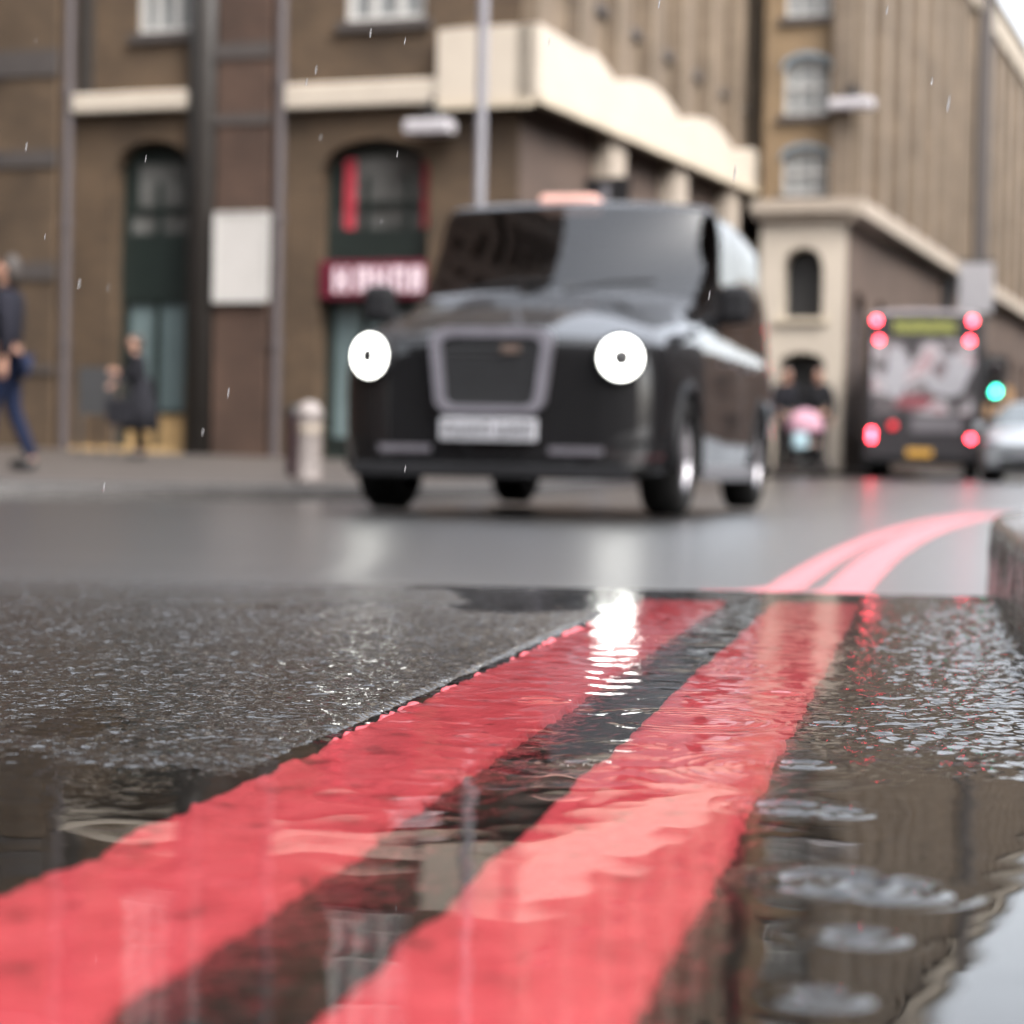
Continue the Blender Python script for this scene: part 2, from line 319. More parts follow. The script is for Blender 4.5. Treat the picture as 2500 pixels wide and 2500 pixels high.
# painted lines: thick thermoplastic draped on the asphalt
def line_material(nm, wet):
    m = bpy.data.materials.new(nm); m.use_nodes = True; n = m.node_tree.nodes; l = m.node_tree.links; b = n['Principled BSDF']
    tc = n.new('ShaderNodeTexCoord')
    nz = n.new('ShaderNodeTexNoise'); nz.inputs['Scale'].default_value = 28; nz.inputs['Detail'].default_value = 8; nz.inputs['Roughness'].default_value = .65; l.new(tc.outputs['Object'], nz.inputs['Vector'])
    rp = n.new('ShaderNodeValToRGB'); e = rp.color_ramp.elements; e[0].position = .29; e[0].color = (.11, .018, .02, 1); e[1].position = .42; e[1].color = (.40, .045, .058, 1)
    q = e.new(.7); q.color = (.48, .07, .085, 1)
    l.new(nz.outputs['Fac'], rp.inputs['Fac'])
    vo = n.new('ShaderNodeTexVoronoi'); vo.inputs['Scale'].default_value = 34; l.new(tc.outputs['Object'], vo.inputs['Vector'])
    r2 = n.new('ShaderNodeValToRGB'); r2.color_ramp.elements[0].position = .06; r2.color_ramp.elements[0].color = (.3, .25, .25, 1); r2.color_ramp.elements[1].position = .15; r2.color_ramp.elements[1].color = (1, 1, 1, 1)
    l.new(vo.outputs['Distance'], r2.inputs['Fac'])
    mu = n.new('ShaderNodeMix'); mu.data_type = 'RGBA'; mu.blend_type = 'MULTIPLY'; mu.inputs[0].default_value = .9
    l.new(rp.outputs[0], mu.inputs[6]); l.new(r2.outputs[0], mu.inputs[7]); l.new(mu.outputs[2], b.inputs['Base Color'])
    b.inputs['Roughness'].default_value = .5 if wet else .36; b.inputs['Specular IOR Level'].default_value = .9 if wet else .4
    b.inputs['Coat Weight'].default_value = 1. if wet else 0.; b.inputs['Coat Roughness'].default_value = .5; b.inputs['Coat IOR'].default_value = 1.45
    n2 = n.new('ShaderNodeTexNoise'); n2.inputs['Scale'].default_value = 160 if wet else 260; l.new(tc.outputs['Object'], n2.inputs['Vector'])
    bp = n.new('ShaderNodeBump'); bp.inputs['Strength'].default_value = .6 if wet else .35; bp.inputs['Distance'].default_value = .006 if wet else .0015
    l.new(n2.outputs['Fac'], bp.inputs['Height']); l.new(bp.outputs[0], b.inputs['Normal'])
    return m
M_line = line_material('submerged_red_paint', False); M_line2 = line_material('wet_red_paint', True)
def paint_line(label, b0, k0, b1, k1, sd, lift):
    ys = np.concatenate([np.arange(.26, 3.2, .004), np.linspace(3.21, 17, 140)]); t = np.linspace(0, 1, 46); T, Yg = np.meshgrid(t, ys)
    e0 = line_x(Yg, b0, k0) + .0045 * vnoise(Yg, Yg * 0 + sd, .03, sd) + .003 * vnoise(Yg, Yg * 0 + sd, .009, sd + 9)
    e1 = line_x(Yg, b1, k1) + .0045 * vnoise(Yg, Yg * 0 + 5 + sd, .03, sd + 1) + .003 * vnoise(Yg, Yg * 0, .009, sd + 7)
    Xg = e0 + (e1 - e0) * T
    near = base_z(Yg, Xg) + mean_h(Xg, Yg) + lift * (1 - 1.25 * sstep(2.25, 2.4, Yg)) + .0010 * vnoise(Xg, Yg, .02, 61) + .0008 * vnoise(Xg, Yg, .007, 62) + .0012 * (cells(Xg, Yg, .0085, 1) - .4)
    Z = np.where(Yg < 2.9, near, base_z(Yg, Xg) + .0015 + .003 * sstep(4.5, 6, Yg))
    Z = np.where((T < .001) | (T > .999), Z - .006, Z)      # the edges roll down into the chippings
    o = grid_mesh('road_marking', Xg, Yg, Z, M_line); o.data.materials.append(M_line2)
    o.data.polygons.foreach_set('material_index', np.repeat((ys[:-1] > 2.45).astype(np.int32), len(t) - 1))
    return tag(o, label, 'road marking', 'red lines painted along the gutter', 'structure')
paint_line('wider red painted line farther from the kerb, running in from the bottom left corner', -.292, .19, -.204, .189, 100, .0042)
paint_line('red painted line nearer the kerb, mostly under the puddle', -.149, .188, -.071, .1945, 140, .0042)

# ------------------------------------------------------------------ kerbs and pavements
M_kerb = mat('wet_granite_kerb', (.06, .05, .042), .22, var=.4, scale=14, bump=.3, bscale=90)
M_pave = mat('wet_paving', (.22, .215, .21), .3, var=.2, scale=2, bump=.25, bscale=30)
M_pavef = mat('damp_paving', (.055, .046, .04), .5, var=.2, scale=2, bump=.25, bscale=30)
# near kerb beside the gutter
kys = np.concatenate([np.arange(.3, 4.4, .012), np.linspace(4.45, 11, 50)])
prof = [(0, -.2), (.001, -.03), (.002, .03), (.004, .062), (.008, .073), (.016, .078), (.04, .08), (.09, .081), (.15, .082), (.152, .07)]
KX = np.stack([kerb_x(kys) + a for a, _ in prof], 1); KY = np.stack([kys] * len(prof), 1); KZ = np.stack([kerb_z(kys) + h for _, h in prof], 1)
KX = KX + .006 * vnoise(KY, KZ * 6, .03, 71); KZ = KZ + .004 * vnoise(KX, KY, .03, 72) + .003 * vnoise(KX, KY, .012, 73)
gap = (np.abs((kys % .915) - .45) < .008)[:, None]; KX = KX + np.where(gap, .006, 0); KZ = KZ - np.where(gap, .005, 0)
tag(grid_mesh('kerb', KX, KY, KZ, M_kerb), 'low dark granite kerb at the right beside the puddle', None, None, 'structure')
pt = np.array([0, .3, .8, 2, 4, 10]); PX = kerb_x(kys)[:, None] + .153 + pt[None]; PY = np.repeat(kys[:, None], len(pt), 1); PZ = kerb_z(PY) + .082 + .012 * pt[None]
tag(grid_mesh('pavement', PX, PY, PZ, M_pave), 'wet pale pavement behind the low kerb at the right', None, None, 'structure')
# far kerb and pavement in front of the buildings
FK = np.array([(-30, 2), (-14, 7.4), (-6, 11.7), (-3.3, 13.7), (-1.2, 16.2), (.3, 20), (1.8, 27), (3.3, 34), (5.2, 39.5), (8.3, 45.5), (16.5, 67), (30, 104), (60, 186)], float)
def resample(P, n):
    d = np.concatenate([[0], np.cumsum(np.hypot(*np.diff(P, axis=0).T))]); s = np.linspace(0, d[-1], n)
    Q = np.stack([np.interp(s, d, P[:, 0]), np.interp(s, d, P[:, 1])], 1)
    for _ in range(6): Q[1:-1] = .25 * Q[:-2] + .5 * Q[1:-1] + .25 * Q[2:]
    return Q
FKs = resample(FK, 240); tg = np.gradient(FKs, axis=0); tg /= np.linalg.norm(tg, axis=1)[:, None]; nl = np.stack([-tg[:, 1], tg[:, 0]], 1)
def strip(offs, hs):
    P = FKs[:, None, :] + nl[:, None, :] * np.array(offs)[None, :, None]
    return P[..., 0], P[..., 1], base_z(FKs[:, 1])[:, None] + np.array(hs)[None, :] + 0 * P[..., 0]
Xk, Yk, Zk = strip([0, .012, .03, .15, .151], [-.05, .09, .108, .112, .08])
tag(grid_mesh('kerb', Xk, Yk, Zk, mat('dark_kerb', (.03, .027, .025), .5, var=.25)), 'dark kerb across the far side of the road', None, None, 'structure')
offs = np.array([.15, 1, 3, 6, 10, 16, 26]); Xp, Yp, Zp = strip(offs, .112 + .0135 * offs)
tag(grid_mesh('pavement', Xp, Yp, Zp, M_pavef), 'damp brown pavement between the far kerb and the buildings', None, None, 'structure')
def pave_z(x, y):
    d = np.hypot(FKs[:, 0] - x, FKs[:, 1] - y); i = int(d.argmin()); return float(base_z(FKs[i, 1]) + .112 + .0135 * d[i])

# ------------------------------------------------------------------ buildings
def frame(C, D, N):
    C = np.array([C[0], C[1], 0.])
    return lambda t, o, z: tuple(C + D * t + N * o + np.array([0, 0, z]))
C1, C2 = (0., 33.), (6.93, 45.)
fA, fB, fF, fD = frame(C1, DA, NA), frame(C1, DB, NB), frame(C2, DA, NA), frame(C2, DB, NB)
def arch(ta, tb, zs, rise, n=14):
    """points of the soffit from ta to tb"""
    return [(ta + (tb - ta) * i / n, zs + rise * math.sqrt(max(0, 1 - (2 * i / n - 1) ** 2))) for i in range(n + 1)] if rise else [(ta, zs), (tb, zs)]
def wall(mb, T, t0, t1, z0, z1, ops, depth=.35, k=0):
    """a wall face with true openings (ta, tb, za, zspring, rise) and their reveals"""
    t = t0
    def quad(a, b, c, d):
        if b - a > 1e-4 and d - c > 1e-4: mb.add([T(a, 0, c), T(b, 0, c), T(b, 0, d), T(a, 0, d)], [(0, 1, 2, 3)], k)
    for ta, tb, za, zs, rise in sorted(ops):
        quad(t, ta, z0, z1); quad(ta, tb, z0, za); P = arch(ta, tb, zs, rise)
        for (a, za_), (b, zb_) in zip(P, P[1:]): mb.add([T(a, 0, za_), T(b, 0, zb_), T(b, 0, z1), T(a, 0, z1)], [(0, 1, 2, 3)], k)
        loop = [(ta, za)] + P + [(tb, za)]
        for (a, c), (b, d) in zip(loop, loop[1:] + loop[:1]): mb.add([T(a, 0, c), T(b, 0, d), T(b, -depth, d), T(a, -depth, c)], [(0, 1, 2, 3)], k)
        t = tb
    quad(t, t1, z0, z1)
def bars(mb, T, ta, tb, za, zb, nt_, nz_, w, o0, o1):
    for i in range(nt_ + 1):
        c = ta + (tb - ta) * i / nt_; c = min(max(c, ta + w / 2), tb - w / 2); mb.box((c - w / 2, o0, za), (c + w / 2, o1, zb), T)
    for i in range(nz_ + 1):
        c = za + (zb - za) * i / nz_; c = min(max(c, za + w / 2), zb - w / 2); mb.box((ta, o0 + .006, c - w / 2), (tb, o1 - .004, c + w / 2), T)
def sash(T, parent, ta, tb, za, zb, nt_, nz_, fm, gm, o=-.16, sill=True, w=.07):
    f = MB(); bars(f, T, ta, tb, za, zb, nt_, nz_, w, o, o + .07); f = f.build('window', fm, parent)
    g = MB(); g.box((ta + .01, o - .05, za + .01), (tb - .01, o - .02, zb - .01), T); g.build('pane', gm, f)
    if sill:
        s = MB(); s.box((ta - .12, -.1, za - .16), (tb + .12, .1, za - .01), T); s.build('sill', M_band, f)
    return f

bld = empty('corner_building', (0, 33, 0), 0, 'brown brick corner building with a cream scalloped fascia and arched shop openings', 'building')
bld.location = (0, 0, 0)
ARCH1, ARCH2 = (5.7, 7.14, .1, 4.85, .5), (1.5, 3.37, .1, 4.75, .5)
UPA = [(5.72, 6.73, 7.1, 9.2, .25), (1.62, 2.98, 7.1, 9.2, .25)]
m = MB(); wall(m, fA, 0, 12, -.3, 5.66, [ARCH1, ARCH2]); wall(m, fA, 0, 12, 5.66, 15, UPA, .25)
m.box((.05, -9, -.3), (12, -.75, 15), fA); m.box((0, -9, 15), (12, .12, 15.5), fA)
m.build('front_wall', M_brickA, bld)
# pier blocks and bands
m = MB(); m.box((8.05, 0, -.3), (10.2, .32, 14.9), fA); p = m.build('pier', M_brickA, bld)
for z0, z1 in ((6.42, 6.86), (4.92, 5.2), (3.05, 3.34), (1.5, 1.62), (9.2, 9.5)):
    m = MB(); m.box((8.02, .3, z0), (10.23, .36, z1), fA); m.build('band', M_band, p)
m = MB(); m.box((4.14, 0, -.3), (5.08, .3, 14.9), fA); p = m.build('pier', M_red, bld)
for z0, z1 in ((6.55, 6.8), (5.5, 5.66)):
    m = MB(); m.box((4.11, .28, z0), (5.11, .33, z1), fA); m.build('band', M_band, p)
m = MB(); m.tube([fA(5.38, .05, -.3), fA(5.38, .05, 14.9)], .31, 16); m.build('dark_column', M_darkbrown, bld, smooth=True)
m = MB(); m.box((7.55, 0, 6.15), (7.78, .1, 14.9), fA); m.build('dark_strip', M_darkbrown, bld)
for t in (7.93, 4.02):
    m = MB(); m.tube([fA(t, .16, 0), fA(t, .16, 14.9)], .085, 12)
    for z in (2, 4, 6.2, 8, 10): m.tube([fA(t, .16, z - .07), fA(t, .16, z + .07)], .11, 12)
    m.build('drainpipe', M_pipe, bld, smooth=False)
m = MB(); m.box((5.7, .02, 5.8), (7.84, .24, 6.12), fA); m.build('cornice', M_cream, bld, bevel=.04)
m = MB(); m.box((1.28, .02, 5.72), (3.93, .24, 6.12), fA); m.build('cornice', M_cream, bld, bevel=.04)
# fascia: tall block on the corner, then a scalloped parapet down the side street
def ztop(s): return 6.86 if s < 2.2 else (6.62 + .36 * abs(math.cos((s - 5.75) / 4.12 * PI)) ** .8 if s < 15.7 else 6.3)
fa = MB(); fa.prism([(-.3, 5.7), (1.28, 5.68), (1.28, 6.84), (.9, 6.86), (-.3, 6.86)], .03, .3, fA)
S = [.3 + .3 * i for i in range(54)]
poly = [(16.3, 6.15), (16.3, 6.5)] + [(s, ztop(s)) for s in reversed(S)] + [(-.3, 6.86), (-.3, 5.72), (1.0, 5.8)]
fa.prism(poly, .03, .4, fB); fas = fa.build('fascia', M_cream, bld)
m = MB(); m.box((-.3, .3, 5.66), (16.3, .46, 5.8), lambda t, o, z: fB(t, o, z + .026 * max(0, t)))
m.box((-.3, .3, 5.6), (1.28, .38, 5.72), fA); m.build('moulding', M_cream2, fas)
# side street wall: lower dark wall with pale corbels, upper wall of piers
SIDE = [(2.0, 3.2, 1.0, 3.8, .5), (5.6, 6.9, 1.0, 3.8, .5), (9.6, 10.9, 1.0, 3.8, .5), (13.4, 14.6, 1.0, 3.8, .5)]
m = MB(); wall(m, fB, 0, 17.5, -.3, 6.5, SIDE, .3); m.build('side_wall', M_brickB, bld)
UPB = []
for i in range(8):
    s = 1.05 + i * 2.06
    UPB += [(s, s + .85, 8.0, 9.6, .2)]
m = MB(); wall(m, fB, 0, 17.5, 6.5, 11.6, UPB, .25); m.box((0, -8, 11.6), (17.5, .15, 12.1), fB); m.build('side_wall', M_brickU, bld)
for i in range(9):
    s = .05 + i * 2.06
    m = MB(); m.box((s, 0, 6.3), (s + .75, .24, 11.5), fB); m.build('pier', M_brickU, bld)
for ta, tb, za, zs, r_ in SIDE: sash(fB, bld, ta, tb, za, zs + r_, 2, 3, M_green, M_glassd, -.22)
for ta, tb, za, zs, r_ in UPB: sash(fB, bld, ta, tb, za, zs + r_, 2, 3, M_green, M_glassd, -.16)
for s in (4.15, 8.2, 12.25):
    m = MB(); m.prism([(s - .45, 5.9 + .026 * s), (s - .45, 5.05), (s - .35, 4.9), (s + .35, 4.9), (s + .45, 5.05), (s + .45, 5.9 + .026 * s)], 0, .3, fB); m.build('corbel', M_stone, bld)
# arched shop openings: upper light, green spandrel, lower glazing, stall riser
def shopfront(op, upper, lower, riser, riser_z, splits, curtains=()):
    ta, tb, za, zs, r_ = op; o = -.32
    m = MB(); P = arch(ta, tb, zs, r_)
    m.prism([(ta, 4.3)] + P + [(tb, 4.3)], o - .06, o - .02, fA); m.box((ta, o - .06, 2.72), (tb, o + .02, 3.85), fA)
    m.box((ta, o - .06, .1), (ta + .14, o, 4.3), fA); m.box((tb - .14, o - .06, .1), (tb, o, 4.3), fA); m.box((ta + .14, o - .06, 4.2), (tb - .14, o - .021, 4.3), fA)
    for c in splits: m.box((c - .05, o - .05, .1), (c + .05, o + .01, 2.72), fA); m.box((c - .05, o - .04, 3.85), (c + .05, o + .012, 4.7), fA)
    m.box((ta, o - .05, riser_z - .05), (tb, o + .03, riser_z + .02), fA)
    f = m.build('shopfront', M_green, bld)
    m = MB(); m.box((ta + .14, o - .1, 3.85), (tb - .14, o - .08, 4.2), fA); m.box((ta + .3, o - .019, 4.3), (tb - .3, o - .016, 5.0), fA); m.build('upper_pane', upper, f)
    m = MB(); m.box((ta + .14, o - .1, riser_z), (tb - .14, o - .08, 2.72), fA); m.build('lower_pane', lower, f)
    m = MB(); m.box((ta + .14, o - .07, .1), (tb - .14, o - .01, riser_z - .05), fA); m.build('stall_riser', riser, f)
    for c0, c1 in curtains:
        m = MB()
        for i in range(5):
            a = c0 + (c1 - c0) * i / 5; m.tube([fA(a + .02, o - .0, 3.86), fA(a + .02, o - .0, 4.98)], .028, 8)
        m.build('curtain', M_curt, f)
shopfront(ARCH1, M_glassm, M_teal, M_kickp, .9, [6.45])
shopfront(ARCH2, M_glassm, M_teal, M_green, .5, [2.7, 2.0], [(2.9, 3.08), (1.6, 1.72)])
for ta, tb, za, zs, r_ in UPA: sash(fA, bld, ta, tb, za, zs + r_, 3, 3, M_white, M_glassp, -.14, w=.1)
m = MB(); m.box((5.56, .01, -.2), (7.84, .1, .3), fA); m.build('plinth', M_kickp, bld)

# portal block facing the road, set forward of the side street wall
por = empty('portal_building', (0, 0, 0), 0, 'narrow ochre brick bay above a cream stone arched portal', 'building')
PO = [(.5, 1.36, 3.38, 4.45, .43)]; PD = [(.42, 1.4, -.2, 2.4, .25)]
m = MB(); wall(m, fF, 0, 1.86, 2.9, 5.46, PO, .5); wall(m, fF, 0, 1.86, -.3, 2.9, PD, .6); m.build('cream_front', M_cream, por)
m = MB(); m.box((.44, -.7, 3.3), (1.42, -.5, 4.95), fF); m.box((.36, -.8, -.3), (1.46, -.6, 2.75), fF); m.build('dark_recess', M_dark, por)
m = MB(); m.box((.36, 0, 3.26), (1.5, .1, 3.38), fF); m.build('sill', M_cream2, por)
m = MB(); m.box((-.14, -.3, 5.46), (1.98, .2, 5.6), fF); m.box((-.2, -.3, 5.6), (2.04, .3, 5.86), fF); m.build('cornice', M_stone, por)
PW = [(.46, 1.42, 5.98, 6.75, .22), (.46, 1.42, 7.68, 8.65, .24), (.46, 1.42, 9.75, 10.7, .24), (.46, 1.42, 11.6, 12.5, .24)]
m = MB()
for (z0, z1), q in zip(((5.86, 7.3), (7.3, 9.3), (9.3, 11.2), (11.2, 13.6)), PW): wall(m, fF, 0, 1.86, z0, z1, [q], .25)
m.box((.04, -4, 5.86), (1.86, -.6, 13.6), fF); m.box((.0, -.0, 13.6), (1.86, .15, 14.2), fF); m.build('upper_wall', M_brickF, por)
m = MB(); m.box((1.84, -4, -.3), (1.858, -.62, 5.86), fF); m.build('flank_wall', M_brickB, por)
for ta, tb, za, zs, r_ in PW: sash(fF, por, ta, tb, za, zs + r_, 3, 2, M_white, M_glassp, -.16, w=.07)
for ta, tb, za, zs, r_ in PW:
    m = MB(); m.box((ta - .1, 0, za - .12), (tb + .1, .08, za - .02), fF); m.build('window_ledge', M_blue, por); m = MB(); m.prism([(ta - .08, zs)] + arch(ta - .08, tb + .08, zs, r_ + .1) + [(tb + .08, zs)] + list(reversed(arch(ta, tb, zs, r_))), 0, .05, fF); m.build('window_surround', M_blue, por)
m = MB(); m.box((-.1, -.02, 5.86), (.34, .26, 13.4), fF); m.build('corner_pier', M_brickU, por)

# long terrace running away down the street
ter = empty('long_terrace', (0, 0, 0), 0, 'long buff brick terrace with close vertical piers receding down the street', 'building')
LW = []
for i in range(22):
    s = .9 + i * 2.6; LW.append((s, s + 1.2, .9, 3.6, .45))
m = MB(); wall(m, fD, 0, 62, -.3, 5.4, LW, .3); m.build('ground_floor_wall', M_brickB, ter)
UW = []
m = MB()
for i in range(26):
    s = .9 + i * 2.3; UW.append((s + .2, s + 1.25, 0, 0, .2))
for z0, z1, za, zb in ((5.86, 8.4, 6.5, 7.8), (8.4, 11, 8.9, 10.2), (11, 13.2, 11.4, 12.6)):
    wall(m, fD, 0, 62, z0, z1, [(a, b, za, zb, .2) for a, b, *_ in UW], .22)
m.box((4.2, -9, -.3), (62, -.8, 13.2), fD); m.build('upper_wall', M_brickU, ter)
for i in range(27):
    s = .1 + i * 2.3
    m = MB(); m.box((s, 0, 5.86), (s + .8, .26, 13.2), fD); m.build('pier', M_brickU, ter)
for z0, z1, za, zb in ((5.86, 8.4, 6.5, 7.8), (8.4, 11, 8.9, 10.2), (11, 13.2, 11.4, 12.6)):
    for a, b, *_ in UW[:12]: sash(fD, ter, a, b, za, zb + .2, 2, 2, M_grey, M_glassd, -.15, sill=False)
for ta, tb, za, zs, r_ in LW[:12]: sash(fD, ter, ta, tb, za, zs + r_, 2, 3, M_grey, M_glassd, -.2, sill=False)
m = MB(); m.box((-.2, 0, 5.4), (62, .22, 5.52), fD); m.box((-.25, 0, 5.52), (62, .38, 5.86), fD); m.build('cornice', M_stone, ter)
m = MB(); m.box((-.1, -.1, 13.2), (62, .35, 14.1), fD); m.build('parapet', mat('buff_parapet', (0.225, 0.188, 0.143), .7, scale=2), ter)
m = MB(); m.add([fD(-.1, .3, 14.1), fD(62, .3, 14.1), fD(62, .1, 14.6), fD(-.1, .1, 14.6), fD(62, -4, 14.75), fD(-.1, -4, 14.75), fD(62, -9, 14.8), fD(-.1, -9, 14.8)], [(0, 1, 2, 3), (3, 2, 4, 5), (5, 4, 6, 7)])
r_ = m.build('roof', M_slate, ter)
m = MB(); m.box((-.1, .28, 14.1), (62, .5, 14.5), fD); m.build('gutter', M_lead, r_)
m = MB(); m.tube([fD(16.9, .4, 0), fD(16.9, .4, 14.1)], .28, 12); m.build('drainpipe', M_band, ter)
for z, s in ((1.4, 21.5), (1.4, 24.5)):
    m = MB(); m.box((s, .05, 1.9), (s + 2.6, .25, 3.0), fD); m.build('shop_board', mat('brown_board', (.28, .16, .07), .6), ter)

# added terrace behind the viewpoint, unseen: gives the cab dark reflections
fO = frame((-26., -15.), np.array([1., 0, 0]), np.array([0, 1., 0]))
opp = empty('added_terrace', (0, 0, 0), 0, 'unseen dark brick terrace added behind the viewpoint to darken reflections', 'building')
OW = [(1.5 + 3.2 * i, 3 + 3.2 * i, 0, 0, .2) for i in range(13)]
m = MB()
for z0, z1, za, zb in ((-.3, 4.5, 1, 3.4), (4.5, 8.5, 5.2, 7.4), (8.5, 12, 9, 11)): wall(m, fO, 0, 44, z0, z1, [(a, b, za, zb, .2) for a, b, *_ in OW], .25)
m.box((0, -10, -.3), (44, -.6, 12), fO); m.build('wall', M_red, opp)
m = MB(); m.box((-.1, -10, 12), (44.1, .2, 12.5), fO); m.build('cornice', M_stone, opp)

def unseen_block(label, C, D, N, ln, ht, deep, mw_):  # blocks added out of view for dark reflections and shade
    T = frame(C, np.array([*D, 0.]), np.array([*N, 0.])); e = empty('added_block', (0, 0, 0), 0, label, 'building'); m = MB(); nf = int(ht // 3.6)
    ow = [(1.2 + 3 * i, 2.6 + 3 * i, 0, 0, .2) for i in range(int((ln - 2) // 3))]
    for k in range(nf):
        z0, z1 = ht * k / nf, ht * (k + 1) / nf; wall(m, T, 0, ln, z0, z1, [(a, b, z0 + .9, z1 - .8, .2) for a, b, *_ in ow], .25)
    m.box((0, -deep, -.3), (ln, -.5, ht), T); m.build('wall', mw_, e)
    m = MB(); m.box((-.2, -deep, ht), (ln + .2, .25, ht + .5), T); m.build('cornice', M_stone, e)
unseen_block('unseen dark brick block added past the street end to darken the cab side', (34, 124), (1, 0), (0, -1), 48, 12, 8, M_red)
unseen_block('unseen tall dark brick block added left of the road to darken the windscreen', (-8.1, 6), (0, 1), (1, 0), 26, 46, 18, M_red)
unseen_block('unseen dark brick terrace added along the right pavement to darken the cab side', (9.1, 10), (.342, .9397), (-.9397, .342), 112, 13, 9, M_red)

# ------------------------------------------------------------------ wall signs, lamps
def wall_box(name, T, a, b, mt, label, cat, bevel=.01):
    m = MB(); m.box(a, b, T); return tag(m.build(name, mt, None, bevel=bevel), label, cat)
nb = empty('notice_board', (0, 0, 0), 0, 'large blank looking white notice board on the red brown brick pier', 'notice board')
m = MB(); m.box((4.11, .34, 2.68), (5.02, .39, 4.06), fA); m.build('panel', M_notice, nb, bevel=.02)
m = MB(); bars(m, fA, 4.08, 5.05, 2.65, 4.09, 1, 1, .05, .335, .41); m.build('frame', M_white, nb)
sg = empty('shop_sign', (0, 0, 0), 0, 'maroon shop sign with pale block letters over the right arched doorway', 'sign')
m = MB(); m.box((1.52, -.1, 2.72), (3.34, .04, 3.32), fA); m.build('board', M_maroon, sg, bevel=.02)
m = MB()
for t, wd, hb in ((2.95, .26, 0), (2.58, .22, 1), (2.28, .26, 0), (1.95, .24, 1), (1.66, .2, 0)):
    m.box((t - wd / 2, .04, 2.82), (t - wd / 2 + .085, .06, 3.22), fA); m.box((t + wd / 2 - .085, .04, 2.82), (t + wd / 2, .06, 3.22), fA)
    m.box((t - wd / 2 + .085, .04, 3.12 if hb else 2.98), (t + wd / 2 - .085, .059, 3.22 if hb else 3.07), fA)
m.build('lettering', M_letter, sg)
def wall_lamp(T, t, z, wd, label):
    e = empty('wall_lamp', T(t, 0, z), 0, label, 'lamp', 'pale wall lamps on black brackets'); q = Matrix.Translation(Vector(T(t, 0, z))).inverted()
    L = lambda a, o, h: tuple(q @ Vector(T(t + a, o, z + h)))
    m = MB(); m.box((-wd / 2, .25, -.13), (wd / 2, .6, .1), L); m.build('lantern', M_lamp, e, bevel=.05)
    m = MB(); m.tube([L(0, 0, .2), L(0, .15, .42), L(0, .35, .44), L(0, .42, .1)], .045, 8); m.tube([L(-.18, .42, .1), L(-.12, .42, .28), L(.12, .42, .28), L(.18, .42, .1)], .04, 8); m.build('bracket', M_black, e)
wall_lamp(fA, 1.33, 5.33, .78, 'pale wall lamp under the cream cornice, between right arch and lamp post')
wall_lamp(fF, -.1, 7.8, .95, 'pale wall lamp beside the middle window above the cream portal')
pb = empty('projecting_sign', fD(13, 0, 5.2), 0, 'pale grey hanging banner sign on the terrace wall above the bus', 'sign')
q = Matrix.Translation(Vector(fD(13, 0, 5.2))).inverted(); L = lambda a, o, h: tuple(q @ Vector(fD(13 + a, o, 5.2 + h)))
m = MB(); m.box((-.05, .45, -.75), (.05, 1.35, .55), L); m.build('panel', mat('pale_grey_panel', (0.272, 0.264, 0.276), .5, var=.06), pb, bevel=.02)
m = MB(); m.tube([L(0, 0, .62), L(0, 1.4, .62)], .04); m.tube([L(0, 0, -.85), L(0, 1.4, -.85)], .04); m.box((-.1, -.0, -.95), (.1, .3, .7), L); m.build('bracket', M_black, pb)

# ------------------------------------------------------------------ street furniture
lp = empty('lamp_post', (-.40, 22, pave_z(-.4, 22)), 0, 'tall grey steel lamp post standing behind the black taxi', 'lamp post')
m = MB(); m.tube([(0, 0, 0), (0, 0, 1.3)], .1, 16); m.tube([(0, 0, 1.3), (0, 0, 1.36), (0, 0, 8.5)], [.1, .062, .05], 16); m.build('pole', M_grey, lp, smooth=True)
m = MB(); m.tube([(0, 0, 8.5), (0, -.3, 8.8), (.0, -1.2, 8.9)], .035, 8); m.build('arm', M_grey, lp)
m = MB(); m.box((-.14, -1.8, 8.84), (.14, -1.1, 8.96)); m.build('lantern', M_lamp, lp, bevel=.03)
bo = empty('bollard', (-1.63, 17, pave_z(-1.63, 17)), 0, 'short pale stone bollard on the pavement left of the taxi', 'bollard')
m = MB(); m.lathe([(0, 0), (.12, 0), (.115, .05), (.1, .1), (.098, .5), (.11, .53), (.11, .57), (.095, .6), (.06, .645), (0, .66)], 20); m.build('post', M_white if False else mat('pale_bollard_stone', (.2, .175, .165), .5, var=.1), bo, smooth=True)
m = MB(); m.lathe([(.0985, .4), (.102, .41), (.102, .46), (.0985, .47)], 20); m.build('collar', M_stone, bo)
bi = empty('litter_bin', (-2.0, 19.6, pave_z(-2.0, 19.6)), 0, 'dark maroon litter bin behind the pale bollard', 'bin')
m = MB(); m.lathe([(0, 0), (.08, 0), (.085, .05), (.09, .5), (.098, .52), (.09, .56), (.07, .57)], 18); m.build('body', mat('maroon_bin', (.025, .01, .014), .4), bi, smooth=True)
m = MB(); m.lathe([(.095, .56), (.098, .59), (.06, .65), (0, .66)], 18); m.build('lid', M_black, bi, smooth=True)
bd = empty('menu_board', (-5.85, 30, pave_z(-5.85, 30)), R(8), 'black menu board on legs beside the left arched doorway', 'menu board')
m = MB(); m.box((-.27, -.04, .55), (.27, .0, 1.22)); m.build('panel', M_black, bd)
for sx in (-.24, .24):
    m = MB(); m.tube([(sx, -.03, .55), (sx, -.14, 0)], .022, 8); m.build('leg', M_black, bd)
m = MB(); m.tube([(0, .0, 1.1), (0, .26, 0)], .022, 8); m.build('leg', M_black, bd)

